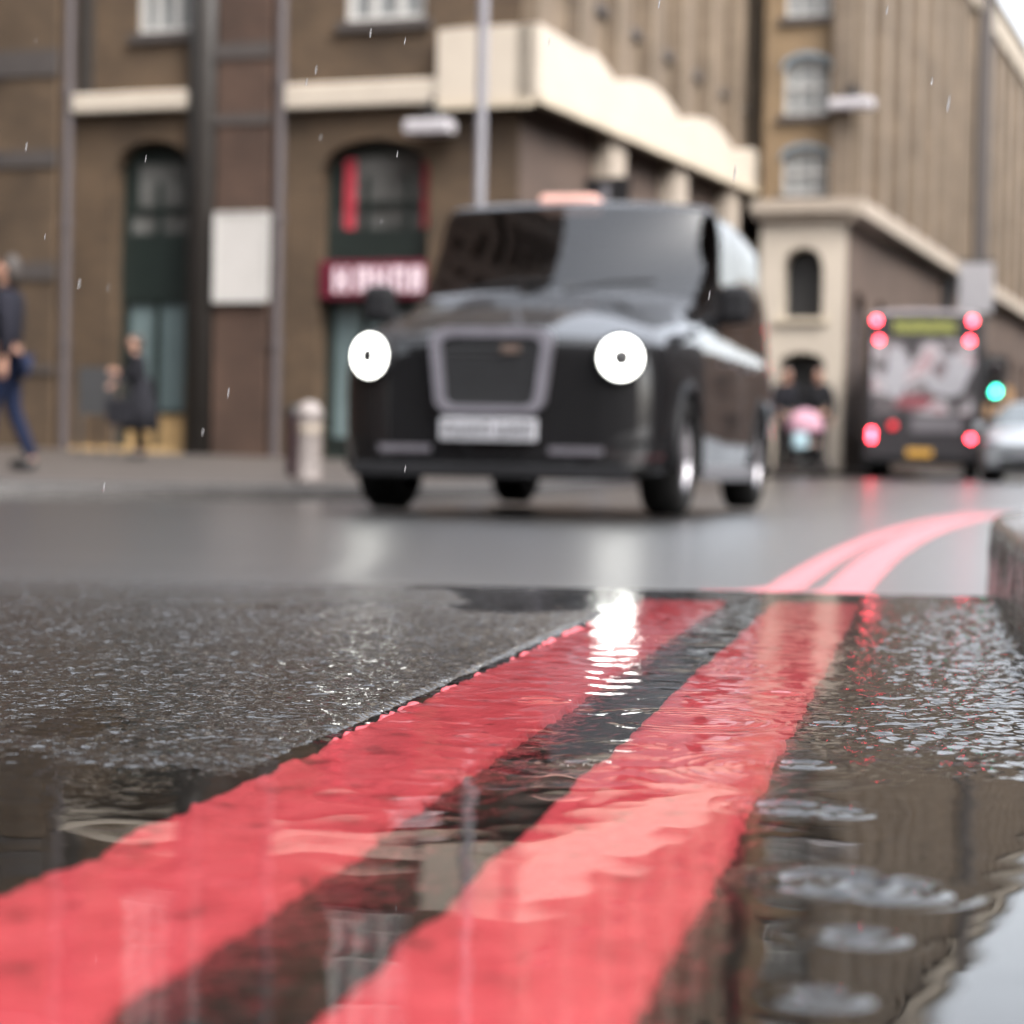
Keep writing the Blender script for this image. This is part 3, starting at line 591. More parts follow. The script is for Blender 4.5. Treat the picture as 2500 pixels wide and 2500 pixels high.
def signal(x, y, z, rz, label, lit, up=0.):
    e = empty('traffic_signal', (x, y, z), rz, label, 'traffic light')
    m = MB(); m.tube([(0, 0, 0), (0, 0, 3.4 + up)], .06, 12); m.build('post', M_grey, e)
    m = MB(); m.box((-.17, -.24, 2.35 + up), (.17, -.06, 3.35 + up)); m.build('head', M_black, e, bevel=.03)
    m = MB(); m.box((-.3, -.075, 2.2 + up), (.3, -.062, 3.5 + up)); m.build('backing_board', M_black, e)
    for k, (nm, c) in enumerate((('red_lamp', (.08, .01, .01)), ('amber_lamp', (.09, .05, .01)), ('green_lamp', (.05, .9, .6)))):
        zc = 3.18 - .32 * k + up
        lens = mat('lit_green_lens', (.05, .5, .35), .3, emit=(.06, 1., .62), estr=9) if (k == 2 and lit) else mat('dark_lens_%d' % k, c if k < 2 else (.01, .06, .04), .3)
        m = MB(); m.lathe([(0, -.27), (.085, -.265), (.115, -.245)], 18, lambda a, b, c_: (a, b, c_ + zc), ax='y'); m.build(nm, lens, e)
        m = MB(); m.lathe([(.115, -.24), (.115, -.44)], 12, lambda a, b, c_: (a, b, c_ + zc), ax='y', a0=-.2, a1=PI + .2); m.build('hood', M_black, e)
    return e
signal(13.0, 58, float(base_z(58)), R(0), 'lit green traffic light far down the street right of the bus', True, -.22)
signal(1.0, 25, pave_z(1.0, 25), R(150), 'dark traffic light head seen from behind above the taxi roof', False)

# ------------------------------------------------------------------ lofted car bodies
def catmull(P, k):
    """upsample the first axis of P by k with a Catmull-Rom spline"""
    n = len(P); out = []
    for i in range(n - 1):
        p0, p1, p2, p3 = P[max(i - 1, 0)], P[i], P[i + 1], P[min(i + 2, n - 1)]
        m1, m2 = (p2 - p0) * .5 * .85, (p3 - p1) * .5 * .85
        for j in range(k):
            t = j / k; out.append((2 * t ** 3 - 3 * t * t + 1) * p1 + (t ** 3 - 2 * t * t + t) * m1 + (-2 * t ** 3 + 3 * t * t) * p2 + (t ** 3 - t * t) * m2)
    out.append(P[-1]); return np.array(out)
class Loft:
    """body shell from half sections; cells (station, point) can be cut out as windows and arches"""
    def __init__(s, stations, k=4, bow=()):
        s.k = k; P = np.array([[(x, y, z) for y, z in pts] for x, pts in stations], float)
        P = catmull(P, k); P = np.swapaxes(catmull(np.swapaxes(P, 0, 1), k), 0, 1)
        for c, wd, amp in bow: P[..., 0] -= amp * np.exp(-((P[..., 0] - c) / wd) ** 2) * (P[..., 1] / .8) ** 2 * (P[..., 2] > .1)
        s.P = P
    def cell(s, name, m, parent, test, sides=(1, -1), push=0.):
        P = s.P; r, c, _ = P.shape; N = np.cross(np.gradient(P, axis=0), np.gradient(P, axis=1)); N /= (np.linalg.norm(N, axis=2, keepdims=True) + 1e-9)
        ctr = np.array([-2., 0, .8]); sg_ = np.sign(((P - ctr) * N).sum(2, keepdims=True)); Q = P + N * sg_ * push
        me = MB(); 
        for side in sides:
            idx = {}; vs = []; fs = []
            for i in range(r - 1):
                for j in range(c - 1):
                    cen = (P[i, j] + P[i + 1, j + 1] + P[i + 1, j] + P[i, j + 1]) / 4
                    if not test(i // s.k, j // s.k, cen): continue
                    f = []
                    for a, b in ((i, j), (i + 1, j), (i + 1, j + 1), (i, j + 1)):
                        if (a, b) not in idx: idx[(a, b)] = len(vs); vs.append((Q[a, b, 0], side * Q[a, b, 1], Q[a, b, 2]))
                        f.append(idx[(a, b)])
                    fs.append(tuple(f))
            me.add(vs, fs)
        o = me.build(name, m, parent, smooth=True, recalc=False)
        bm = bmesh.new(); bm.from_mesh(o.data); bmesh.ops.remove_doubles(bm, verts=bm.verts, dist=.0005); bmesh.ops.recalc_face_normals(bm, faces=bm.faces); bm.to_mesh(o.data); bm.free()
        return o
def bon(x, zb, w, ze, zc):
    d = zc - ze
    return (x, [(0, zb), (w * .85, zb), (w * .98, zb + .1), (w, .62), (w * .99, ze - .16), (w * .95, ze - .04), (w * .84, ze + .35 * d), (w * .6, ze + .75 * d), (w * .3, ze + .95 * d), (0, zc)])
def cab(x, zb, w, zbelt, wr, zr, flat=.09):
    wm = .8 * w * .96 + .2 * wr; zm = .5 * (zbelt + zr) - .02
    return (x, [(0, zb), (w * .85, zb), (w * .98, zb + .1), (w, .62), (w * .99, zbelt - .14), (w * .96, zbelt), (wm, zm), (wr, zr - flat), (wr * .74, zr - .012), (0, zr)])

M_taxi = mat('black_gloss_paint', (.004, .004, .0045), .5, var=.02, coat=.9, spec=.1)
def glass_mat(name, tint, f0):
    m = bpy.data.materials.new(name); m.use_nodes = True; n = m.node_tree.nodes; l = m.node_tree.links; n.remove(n['Principled BSDF'])
    lw = n.new('ShaderNodeFresnel'); lw.inputs[0].default_value = f0; t = n.new('ShaderNodeBsdfTransparent'); t.inputs[0].default_value = (*tint, 1)
    g = n.new('ShaderNodeBsdfGlossy'); g.inputs['Roughness'].default_value = .03; mx = n.new('ShaderNodeMixShader')
    l.new(lw.outputs[0], mx.inputs[0]); l.new(t.outputs[0], mx.inputs[1]); l.new(g.outputs[0], mx.inputs[2]); l.new(mx.outputs[0], n['Material Output'].inputs[0]); MATS[name] = m; return m
M_glass = glass_mat('car_glass', (.3, .34, .34), 1.66)
M_tyre = mat('black_rubber', (.009, .009, .009), .7, bump=.2, spec=.1)
M_rim = mat('alloy_rim', (.3, .29, .31), .35, metal=.8)
M_chrome = mat('satin_chrome', (.2, .19, .215), .35, metal=.7)
M_trim = mat('black_trim', (.010, .010, .011), .5, spec=.12)
M_head = mat('lit_headlight', (.9, .9, .9), .3, emit=(1, 1, .93), estr=5)
M_plate = mat('white_plate', (.27, .27, .29), .4, var=.03)
M_inter = mat('dark_interior', (.014, .014, .014), .8)
M_tail = mat('lit_red_lens', (.6, .02, .03), .3, emit=(1, .045, .07), estr=16)
M_taild = mat('dim_red_lens', (.3, .01, .015), .3, emit=(1, .03, .05), estr=.7)

def wheel(parent, x, y, r, w_, steer=0.):
    s = 1 if y > 0 else -1
    def T(a, b, c):
        ca, sa = math.cos(steer), math.sin(steer); return (x + a * ca - b * sa, y + a * sa + b * ca, r + c)
    m = MB(); m.lathe([(r * .62, -w_ / 2), (r * .9, -w_ / 2), (r, -w_ * .36), (r, w_ * .36), (r * .9, w_ / 2), (r * .62, w_ / 2), (r * .62, -w_ / 2)], 36, T, ax='y')
    t = m.build('wheel', M_tyre, parent, smooth=True)
    m = MB(); o = s * w_ * .45
    m.lathe([(r * .63, o), (r * .6, o - s * .03), (r * .5, o - s * .05), (r * .5, o - s * .1), (0, o - s * .1)], 36, T, ax='y')
    for k in range(10):
        a = 2 * PI * k / 10; ca, sa = math.cos(a), math.sin(a)
        m.tube([(0, 0, 0), (1, 0, 0)], .01, 4, lambda p, q_, h: T((r * (.1 + .5 * p)) * ca - q_ * 2.2 * sa, o - s * .03 + h, (r * (.1 + .5 * p)) * sa + q_ * 2.2 * ca))
    m.lathe([(r * .16, o - s * .0), (0, o + s * .005)], 16, T, ax='y'); m.build('rim', M_rim, t, smooth=False)
    return t

# ------------------------------------------------------------------ black taxi
tx = empty('taxi', (-.125, 11.49, -.135), math.atan2(-math.cos(R(14.3)), -math.sin(R(14.3))), 'black cab with both round headlights on, driving towards the puddle', 'taxi')
ST = [bon(.0, .30, .60, .86, .88), bon(-.015, .27, .72, .93, .96), bon(-.07, .24, .84, .95, .985), bon(-.22, .22, .905, .97, 1.04), bon(-.6, .2, .93, 1.03, 1.165), (-1.02, [(0, .2), (.8, .2), (.92, .3), (.943, .62), (.933, .93), (.90, 1.055), (.845, 1.12), (.72, 1.195), (.38, 1.262), (0, 1.28)]),
      (-1.22, [(0, .2), (.8, .2), (.92, .3), (.945, .62), (.935, .95), (.90, 1.08), (.86, 1.14), (.84, 1.27), (.45, 1.305), (0, 1.315)]),
      cab(-1.83, .2, .945, 1.09, .855, 1.885, .07), cab(-2.1, .2, .945, 1.09, .865, 1.905, .07), cab(-2.8, .2, .945, 1.09, .87, 1.92, .07), cab(-2.92, .2, .945, 1.09, .87, 1.92, .07), cab(-3.75, .2, .945, 1.09, .86, 1.90, .07), cab(-3.9, .2, .945, 1.09, .85, 1.89, .07),
      cab(-4.45, .24, .93, 1.09, .77, 1.79), cab(-4.72, .28, .9, 1.07, .62, 1.6), cab(-4.86, .33, .84, .98, .6, 1.15, .06)]
lo = Loft(ST, 5, [(-1.5, .5, .27), (0, .3, .06)])
WIN = {(6, 7), (6, 8)} | {(i, j) for i in (8, 10, 12) for j in (5, 6)} | {(7, 5), (7, 6), (6, 6)} | {(13, 8), (13, 7)}
def arch_cut(c, axs, r=.39):
    return any((c[0] - a) ** 2 + (c[2] - .34) ** 2 < r * r for a in axs) and abs(c[1]) > .55
AX = (-.83, -3.81)
lo.cell('body', M_taxi, tx, lambda i, j, c: (i, j) not in WIN and not arch_cut(c, AX))
lo.cell('windscreen', M_glass, tx, lambda i, j, c: (i, j) in {(6, 7), (6, 8)})
for sd_ in (1, -1):
    for ks in ((6, 7, 8), (10,), (12,)): lo.cell('side_window', M_glass, tx, lambda i, j, c: (i, j) in WIN and 5 <= j <= 6 and i in ks, (sd_,))
lo.cell('rear_window', M_glass, tx, lambda i, j, c: i == 13 and (i, j) in WIN)
m = MB(); P0 = lo.P[0]; loop = [tuple(p) for p in P0] + [(p[0], -p[1], p[2]) for p in P0[::-1]]; m.add(loop, [tuple(range(len(loop)))]); m.build('nose_panel', M_taxi, tx)
m = MB(); P0 = lo.P[-1]; loop = [tuple(p) for p in P0] + [(p[0], -p[1], p[2]) for p in P0[::-1]]; m.add(loop, [tuple(range(len(loop)))]); m.build('tail_panel', M_taxi, tx)
for ax_ in AX:
    for s in (1, -1):
        m = MB(); pts = [(ax_ + .4 * math.cos(a), s * .935, .34 + .4 * math.sin(a)) for a in np.linspace(-.25, PI + .25, 22)]; m.tube(pts, .028, 8); m.build('wheel_arch', M_trim, tx, smooth=True)
        m = MB(); m.box((ax_ - .39, s * .5, .24), (ax_ + .39, s * .52, .74)); m.build('arch_liner', M_inter, tx)
for ax_ in AX:
    for s in (1, -1): wheel(tx, ax_, s * .82, .345, .23)
# grille: tall chrome surround round a dark mesh
def rrect(w0, w1, z0, z1, r, n=6):
    """rounded trapezoid in the y-z plane, wider at the top"""
    out = []
    for (cy, cz, a0) in ((w1 - r, z1 - r, 0), (-w1 + r, z1 - r, PI / 2), (-w0 + r, z0 + r, PI), (w0 - r, z0 + r, 1.5 * PI)):
        out += [(cy + r * math.cos(a0 + PI / 2 * i / n), cz + r * math.sin(a0 + PI / 2 * i / n)) for i in range(n + 1)]
    return out
def ring_plate(mb, A, B_, x0, x1, lean=0.):
    n = len(A); F = lambda p, x: (x - lean * (p[1] - .6), p[0], p[1]); vs = [F(p, x0) for p in A] + [F(p, x1) for p in A] + [F(p, x1) for p in B_] + [F(p, x0) for p in B_]
    fs = []
    for i in range(n):
        j = (i + 1) % n
        fs += [(i, j, n + j, n + i), (n + i, n + j, 2 * n + j, 2 * n + i), (2 * n + i, 2 * n + j, 3 * n + j, 3 * n + i)]
    mb.add(vs, fs)
g = empty('grille', (0, 0, 0)); bpy.data.objects.remove(g)
m = MB(); ring_plate(m, rrect(.305, .34, .55, 1.01, .09), rrect(.25, .28, .59, .96, .06), -.03, .055, .04); gr = m.build('grille', M_chrome, tx, smooth=False)
m = MB(); IN = rrect(.252, .283, .587, .963, .06); m.add([(.018 - .04 * (z - .6), y, z) for y, z in IN], [tuple(range(len(IN)))])
for k in range(9): m.box((.02, -.25, .59 + .038 * k), (.028, .25, .602 + .038 * k))
m.build('mesh_insert', M_black, gr)
m = MB(); m.box((.03, .06, .875), (.045, .16, .915)); m.build('badge', mat('bronze_badge', (.12, .085, .07), .4, metal=.4), gr)
m = MB(); m.box((.045, -.27, .40), (.065, .27, .52)); pl = m.build('number_plate', M_plate, tx, bevel=.008)
for k in range(7):
    m = MB(); y = -.215 + .068 * k + (.02 if k > 3 else 0)
    m.box((.066, y - .022, .425), (.069, y - .010, .495)); m.box((.066, y + .010, .425), (.069, y + .022, .495))
    m.box((.0661, y - .010, (.483, .425, .455)[k % 3]), (.0691, y + .010, (.495, .437, .467)[k % 3])); m.build('plate_character', M_black, pl)
for s in (1, -1):
    yaw = s * R(20)
    def T(a, b, c, s=s, yaw=yaw): return (-.055 + a * math.cos(yaw) - b * math.sin(yaw), s * .69 + a * math.sin(yaw) + b * math.cos(yaw), .855 + c)
    m = MB(); m.lathe([(.135, -.12), (.135, .02), (.122, .045), (.112, .03)], 30, T, ax='x'); h = m.build('headlight', M_trim, tx, smooth=True)
    m = MB(); m.lathe([(.112, .03), (.09, .045), (.056, .05)], 30, T, ax='x'); m.build('lamp_ring', M_head, h)
    m = MB(); m.lathe([(.056, .05), (.03, .058), (0, .06)], 20, T, ax='x'); m.build('lamp_centre', M_black, h)
    m = MB(); m.box((.0, s * .33, .335), (.03, s * .62, .375)); m.build('bumper_strip', mat('dark_grey_strip', (.07, .065, .075), .4), tx)
    # door mirror
    m = MB(); m.box((-1.5, s * 1.0, 1.13), (-1.36, s * 1.2, 1.36)); mi = m.build('door_mirror', M_trim, tx, bevel=.05)
    m = MB(); m.tube([(-1.45, s * .9, 1.12), (-1.44, s * 1.05, 1.17)], .035, 8); m.build('mirror_arm', M_trim, mi)
    for x0 in (-2.25, -3.1):
        m = MB(); m.box((x0 - .1, s * .955, .93), (x0 + .1, s * .975, .965)); m.build('door_handle', M_chrome, tx)
    m = MB(); m.box((-3.4, s * .93, .2), (-1.25, s * .965, .3)); m.build('sill_panel', mat('grey_sill', (.1, .1, .11), .35), tx, bevel=.015)
m = MB(); m.box((.0, -.78, .2), (.03, .78, .28)); m.build('bumper_lip', M_trim, tx, bevel=.015)
m = MB(); m.box((-2.2, -.25, 1.87), (-1.98, .13, 1.98)); rs = m.build('roof_sign', mat('orange_roof_sign', (.4, .22, .18), .4, emit=(1, .55, .45), estr=.12), tx, bevel=.03)
for s in (.12, -.5):
    m = MB(); m.tube([(-1.17, s, 1.3), (-1.24, s + .28, 1.36), (-1.28, s + .52, 1.37)], .012, 6); m.build('wiper', M_trim, tx)
m = MB(); m.box((-1.72, -.13, 1.66), (-1.69, .13, 1.74)); m.build('rear_view_mirror', M_trim, tx, bevel=.02)
m = MB(); m.box((-4.6, -.85, .3), (-.3, .85, .36)); m.box((-1.45, -.8, .36), (-1.15, .8, 1.16)); m.build('cabin_floor', M_inter, tx)
m = MB(); m.box((-2.75, -.78, .36), (-2.65, .78, 1.25)); m.box((-2.62, -.65, .4), (-2.2, -.15, .75)); m.box((-2.64, -.62, .75), (-2.5, -.18, 1.4)); m.build('seat', M_inter, tx, bevel=.04)
m = MB(); pts = [(-1.6 - .1 * math.sin(a), -.4 + .19 * math.cos(a), 1.08 + .17 * math.sin(a)) for a in np.linspace(0, 2 * PI, 20)]; m.tube(pts, .016, 6); m.build('steering_wheel', M_black, tx)
m = MB(); m.box((-1.52, -.62, 1.235), (-1.40, -.36, 1.275)); m.build('licence_card', mat('red_card', (.4, .06, .04), .6), tx)

# ------------------------------------------------------------------ single deck bus
bs = empty('bus', (7.45, 39.0, float(base_z(39))), math.atan2(math.cos(R(12)), math.sin(R(12))), 'dark bus seen from behind with red tail lights and a rear advert', 'bus')
M_busd = mat('dark_bus_panel', (.025, .022, .024), .35, coat=.4); M_busg = mat('grey_bus_roof', (.25, .22, .23), .4)
W = 1.06
def busprof(x, w_, zt): return (x, [(0, .3), (w_ * .9, .3), (w_ * .99, .4), (w_, 1.0), (w_, 1.6), (w_ * .99, 2.1), (w_ * .98, 2.6), (w_ * .94, zt - .12), (w_ * .7, zt - .03), (0, zt)])
lb = Loft([busprof(x, W * k, z) for x, k, z in ((0, .955, 3.05), (.05, .985, 3.1), (.3, 1, 3.13), (3, 1, 3.13), (6, 1, 3.13), (8.6, 1, 3.13), (8.9, .97, 3.05))], 4)
lb.cell('body', M_busd, bs, lambda i, j, c: j < 7)
lb.cell('roof', M_busg, bs, lambda i, j, c: j >= 7)
for nm, P0 in (('rear_panel', lb.P[0]), ('front_panel', lb.P[-1])):
    m = MB(); loop = [tuple(p) for p in P0] + [(p[0], -p[1], p[2]) for p in P0[::-1]]; m.add(loop, [tuple(range(len(loop)))]); m.build(nm, M_busd, bs)
for s in (1, -1):
    for k in range(5):
        m = MB(); m.box((.9 + 1.5 * k, s * (W - .02), 1.45), (2.25 + 1.5 * k, s * (W + .012), 2.5)); m.build('side_window', M_glassd, bs, bevel=.01)
def advert_mat():
    m = bpy.data.materials.new('rear_advert'); m.use_nodes = True; n = m.node_tree.nodes; l = m.node_tree.links; b = n['Principled BSDF']; b.inputs['Roughness'].default_value = .35
    tc = n.new('ShaderNodeTexCoord'); nz = n.new('ShaderNodeTexNoise'); nz.inputs['Scale'].default_value = 1.7; nz.inputs['Detail'].default_value = 2; nz.inputs['Distortion'].default_value = .6; l.new(tc.outputs['Object'], nz.inputs['Vector'])
    rp = n.new('ShaderNodeValToRGB'); e = rp.color_ramp.elements; e[0].position = .38; e[0].color = (.03, .026, .028, 1); e[1].position = .5; e[1].color = (.16, .14, .145, 1)
    for p, c in ((.56, (.42, .41, .43)), (.63, (.3, .16, .17)), (.7, (.5, .5, .52))): q_ = e.new(p); q_.color = (*c, 1)
    l.new(nz.outputs['Fac'], rp.inputs['Fac']); l.new(rp.outputs[0], b.inputs['Base Color']); return m
m = MB(); m.box((-.02, -.92, 1.2), (.0, .92, 2.55)); m.build('advert_panel', advert_mat(), bs, bevel=.01)
M_adw = mat('advert_white_shape', (0.315, 0.308, 0.329), .4); 
ad = [o for o in bs.children if o.name.startswith('advert_panel')][0]
def blob(cy, cz, ry, rz_, mt, nm):
    m = MB(); n_ = 20; pts = [(cy + ry * math.cos(2 * PI * i / n_) * (1 + .15 * math.sin(5 * i)), cz + rz_ * math.sin(2 * PI * i / n_) * (1 + .12 * math.cos(3 * i))) for i in range(n_)]
    m.add([(-.026, y, z) for y, z in pts] + [(-.021, y, z) for y, z in pts], [tuple(range(n_))] + [(i, (i + 1) % n_, (i + 1) % n_ + n_, i + n_) for i in range(n_)]); m.build(nm, mt, ad)
blob(.48, 1.95, .2, .5, M_adw, 'printed_figure'); blob(-.45, 1.9, .4, .38, M_adw, 'printed_figure'); blob(-.3, 2.02, .12, .18, mat('advert_rose', (.4, .2, .2), .4), 'printed_shape'); blob(.15, 1.42, .35, .14, mat('advert_red', (.2, .06, .07), .4), 'printed_shape')
m = MB(); m.box((-.025, -.62, 2.62), (.0, .62, 2.96)); dp = m.build('destination_display', M_black, bs)
m = MB()
for k in range(9):
    y = -.5 + .125 * k; m.box((-.03, y - .045, 2.68), (-.026, y - .02, 2.9)); m.box((-.03, y + .012, 2.68), (-.026, y + .037, 2.9)); m.box((-.0301, y - .02, (2.68, 2.78, 2.87)[k % 3]), (-.0261, y + .012, (2.71, 2.81, 2.9)[k % 3]))
m.build('display_text', mat('lit_yellow_text', (.2, .2, .04), .4, emit=(.6, .62, .15), estr=.3), dp)
def lamp(parent, y, z, r, mt, nm='tail_light'):
    m = MB(); m.lathe([(r * 1.25, 0), (r * 1.25, -.03), (r, -.035)], 18, lambda a, b, c: (a - .005, y + b, z + c), ax='x'); h = m.build(nm, M_trim, parent)
    m = MB(); m.lathe([(r, -.035), (r * .7, -.05), (0, -.055)], 18, lambda a, b, c: (a - .005, y + b, z + c), ax='x'); m.build('lens', mt, h)
for y, z, r, mt in ((.86, 2.9, .06, M_tail), (.8, 2.54, .05, M_tail), (-.86, 2.9, .06, M_tail), (-.82, 2.54, .055, M_tail), (.9, .86, .055, M_tail), (.9, .74, .055, M_tail), (.52, .98, .07, M_taild), (-.88, .76, .055, M_tail)):
    lamp(bs, y, z, r, mt)
m = MB(); m.box((-.03, -.7, .85), (.0, .2, 1.15)); m.build('engine_hatch', mat('grey_hatch', (.12, .11, .12), .5), bs, bevel=.02)
m = MB(); m.box((-.04, -.2, .4), (.0, .26, .56)); m.build('number_plate', mat('yellow_plate', (.55, .3, .05), .4), bs)
m = MB(); m.box((-.06, -1.02, .28), (.02, 1.02, .42)); m.build('bumper', M_trim, bs, bevel=.02)
for x in (1.9, 6.9):
    for s in (1, -1): wheel(bs, x, s * (W - .16), .42, .26)

# ------------------------------------------------------------------ silver car
cr = empty('silver_car', (8.75, 36, float(base_z(36))), math.atan2(-math.cos(R(17)), -math.sin(R(17))), 'silver car at the right edge beside the bus', 'car')
M_silver = mat('silver_paint', (0.400, 0.424, 0.448), .3, metal=.35, var=.03, coat=.5)
CS = [bon(.0, .3, .6, .62, .66), bon(-.05, .25, .78, .68, .74), bon(-.25, .2, .86, .74, .86), bon(-.7, .18, .89, .8, .95), bon(-1.0, .18, .9, .84, .99),
      (-1.12, [(0, .18), (.76, .18), (.88, .28), (.9, .5), (.89, .76), (.86, .86), (.82, .9), (.74, .96), (.4, 1.0), (0, 1.01)]),
      cab(-1.95, .18, .9, .88, .6, 1.42, .06), cab(-2.5, .18, .9, .9, .62, 1.45, .06), cab(-2.6, .18, .9, .9, .62, 1.45, .06), cab(-3.3, .2, .9, .92, .58, 1.4, .06), cab(-3.9, .25, .88, .94, .52, 1.22, .06), cab(-4.2, .3, .8, .85, .5, .98, .05)]
lc = Loft(CS, 4); CW = {(5, 6), (5, 7), (5, 8), (6, 5), (6, 6), (8, 5), (8, 6), (9, 7), (9, 8)}
lc.cell('body', M_silver, cr, lambda i, j, c: (i, j) not in CW and not arch_cut(c, (-.85, -3.4), .36))
lc.cell('window', mat('dark_car_glass', (.12, .14, .15), .1), cr, lambda i, j, c: (i, j) in CW)
m = MB(); P0 = lc.P[0]; loop = [tuple(p) for p in P0] + [(p[0], -p[1], p[2]) for p in P0[::-1]]; m.add(loop, [tuple(range(len(loop)))]); m.build('nose_panel', M_silver, cr)
m = MB(); m.box((-.04, -.55, .28), (.03, .55, .42)); m.build('lower_grille', M_black, cr, bevel=.02)
m = MB(); m.box((0, -.26, .46), (.03, .26, .56)); m.build('number_plate', M_plate, cr)
for s in (1, -1):
    m = MB(); m.box((-.22, s * .55, .62), (-.02, s * .8, .74)); m.build('headlight', M_chrome, cr, bevel=.03)
    m = MB(); m.box((-1.4, s * .92, .9), (-1.28, s * 1.08, 1.05)); m.build('door_mirror', M_silver, cr, bevel=.03)
    for x in (-.85, -3.4): wheel(cr, x, s * .8, .32, .2)

# ------------------------------------------------------------------ people
M_skin = mat('skin', (0.350, 0.196, 0.140), .5, var=.06); M_hair = mat('dark_hair', (.02, .014, .011), .6, bump=.4); 
def skin(name, nodes, edges, m, parent, sub=1):
    keys = list(nodes); me = bpy.data.meshes.new(name); me.from_pydata([nodes[k][0] for k in keys], [(keys.index(a), keys.index(b)) for a, b in edges], [])
    me.materials.append(m); o = bpy.data.objects.new(name, me); COL.objects.link(o); o.parent = parent
    sm = o.modifiers.new('skin', 'SKIN'); sm.use_smooth_shade = True
    for i, k in enumerate(keys):
        r_ = nodes[k][1]; r_ = r_ if isinstance(r_, tuple) else (r_, r_); me.skin_vertices[0].data[i].radius = r_; me.skin_vertices[0].data[i].use_root = (i == 0)
    ss = o.modifiers.new('sub', 'SUBSURF'); ss.levels = sub; ss.render_levels = sub; return o
def chain(*ks): return list(zip(ks, ks[1:]))
def person(loc, rz, label, coat, legs, hair=M_hair, pose='walk', long_coat=False, scale=1., lean=0., skirt=False):
    e = empty('person', loc, rz, label, 'person'); e.scale = (scale,) * 3
    J = {}
    def j(k, p, r_): J[k] = (tuple(p), r_)
    sit = pose == 'sit'; st = .1 if pose == 'walk' else .03
    j('pelvis', (0, 0, .95), (.15, .11)); j('spine', (0, -lean * .4, 1.13), (.14, .1)); j('chest', (0, -lean * .8, 1.33), (.165, .115)); j('neckb', (0, -lean, 1.46), .065); j('neck', (0, -lean - .01, 1.52), .055)
    j('jaw', (0, -lean - .035, 1.585), (.065, .075)); j('head', (0, -lean - .02, 1.65), (.078, .095)); j('crown', (0, -lean - .01, 1.715), (.06, .07))
    for s, n_ in ((1, 'a'), (-1, 'b')):
        j('sh' + n_, (s * .17, -lean * .9, 1.41), .062)
        if pose == 'carry' : el, wr = (s * .23, -lean - .06, 1.16), (s * .14, -lean - .27, 1.2 if s > 0 else 1.05)
        elif sit: el, wr = (s * .22, -.16, 1.17), (s * .14, -.4, 1.2)
        else: el, wr = (s * .225, .03 + s * .05, 1.14), (s * .23, -.05 + s * .1, .9)
        j('el' + n_, el, .047); j('wr' + n_, wr, .03)
        d = (Vector(wr) - Vector(el)).normalized(); pm = Vector(wr) + d * .06; j('pa' + n_, pm, (.036, .024))
        side = d.cross(Vector((s * 1., .2, .1))).normalized()
        for f in range(4):
            b0 = pm + d * .03 + side * (.011 * (f - 1.5) * 1.5); L_ = (.062, .072, .068, .052)[f]; cu = Vector((-s * .35, 0, 0))
            j('f%d0%s' % (f, n_), b0, .0095); j('f%d1%s' % (f, n_), b0 + (d + cu * .3).normalized() * L_ * .5, .009); j('f%d2%s' % (f, n_), b0 + (d + cu * .3).normalized() * L_ * .5 + (d + cu * 1.6).normalized() * L_ * .5, .0075)
        tb = pm - d * .02 + side * .028; j('t0' + n_, tb, .011); j('t1' + n_, tb + (side + d).normalized() * .035, .010); j('t2' + n_, tb + (side + d).normalized() * .035 + d * .028, .008)
        if sit: kn, an, to = (s * .12, -.48, .93), (s * .12, -.5, .5), (s * .12, -.64, .44)
        else: kn, an, to = (s * .1, -.04 - s * st * .6, .5), (s * .1, .03 - s * st * 1.7, .09), (s * .11, -.13 - s * st * 1.7, .035)
        j('hip' + n_, (s * .09, 0, .88), .095); j('kn' + n_, kn, .06); j('an' + n_, an, .042); j('to' + n_, to, (.045, .03))
    E = chain('pelvis', 'spine', 'chest', 'neckb', 'neck', 'jaw', 'head', 'crown')
    for n_ in 'ab':
        E += chain('chest', 'sh' + n_, 'el' + n_, 'wr' + n_, 'pa' + n_) + chain('pelvis', 'hip' + n_, 'kn' + n_, 'an' + n_, 'to' + n_) + chain('pa' + n_, 't0' + n_, 't1' + n_, 't2' + n_)
        for f in range(4): E += chain('pa' + n_, 'f%d0%s' % (f, n_), 'f%d1%s' % (f, n_), 'f%d2%s' % (f, n_))
    J['nose'] = ((0, -lean - .125, 1.625), .014); E += [('head', 'nose')]
    for s, n_ in ((1, 'a'), (-1, 'b')): J['ear' + n_] = ((s * .083, -lean + .0, 1.63), (.012, .02)); E += [('head', 'ear' + n_)]
    b = skin('body', J, E, M_skin, e)
    def sub(keys, edges, grow, nm, m):
        q_ = {k: (J[k][0], tuple((x + grow) for x in (J[k][1] if isinstance(J[k][1], tuple) else (J[k][1],) * 2))) for k in keys}; return skin(nm, q_, edges, m, e)
    ck = ['chest', 'spine', 'pelvis', 'neckb'] + [k + n_ for n_ in 'ab' for k in ('sh', 'el', 'wr')]
    ce = chain('neckb', 'chest', 'spine', 'pelvis') + [x for n_ in 'ab' for x in chain('chest', 'sh' + n_, 'el' + n_, 'wr' + n_)]
    sub(ck, ce, .028, 'coat', coat)
    if long_coat:
        m = MB(); m.lathe([(.17, 1.15), (.24, .95), (.31, .7), (.36, .4), (.33, .39)], 18, lambda a, b_, c: (a, b_ * .8, c)); m.build('coat_skirt', coat, e, smooth=True)
    lk = ['pelvis'] + [k + n_ for n_ in 'ab' for k in ('hip', 'kn', 'an')]; sub(lk, [x for n_ in 'ab' for x in chain('pelvis', 'hip' + n_, 'kn' + n_, 'an' + n_)], .016, 'trousers', legs)
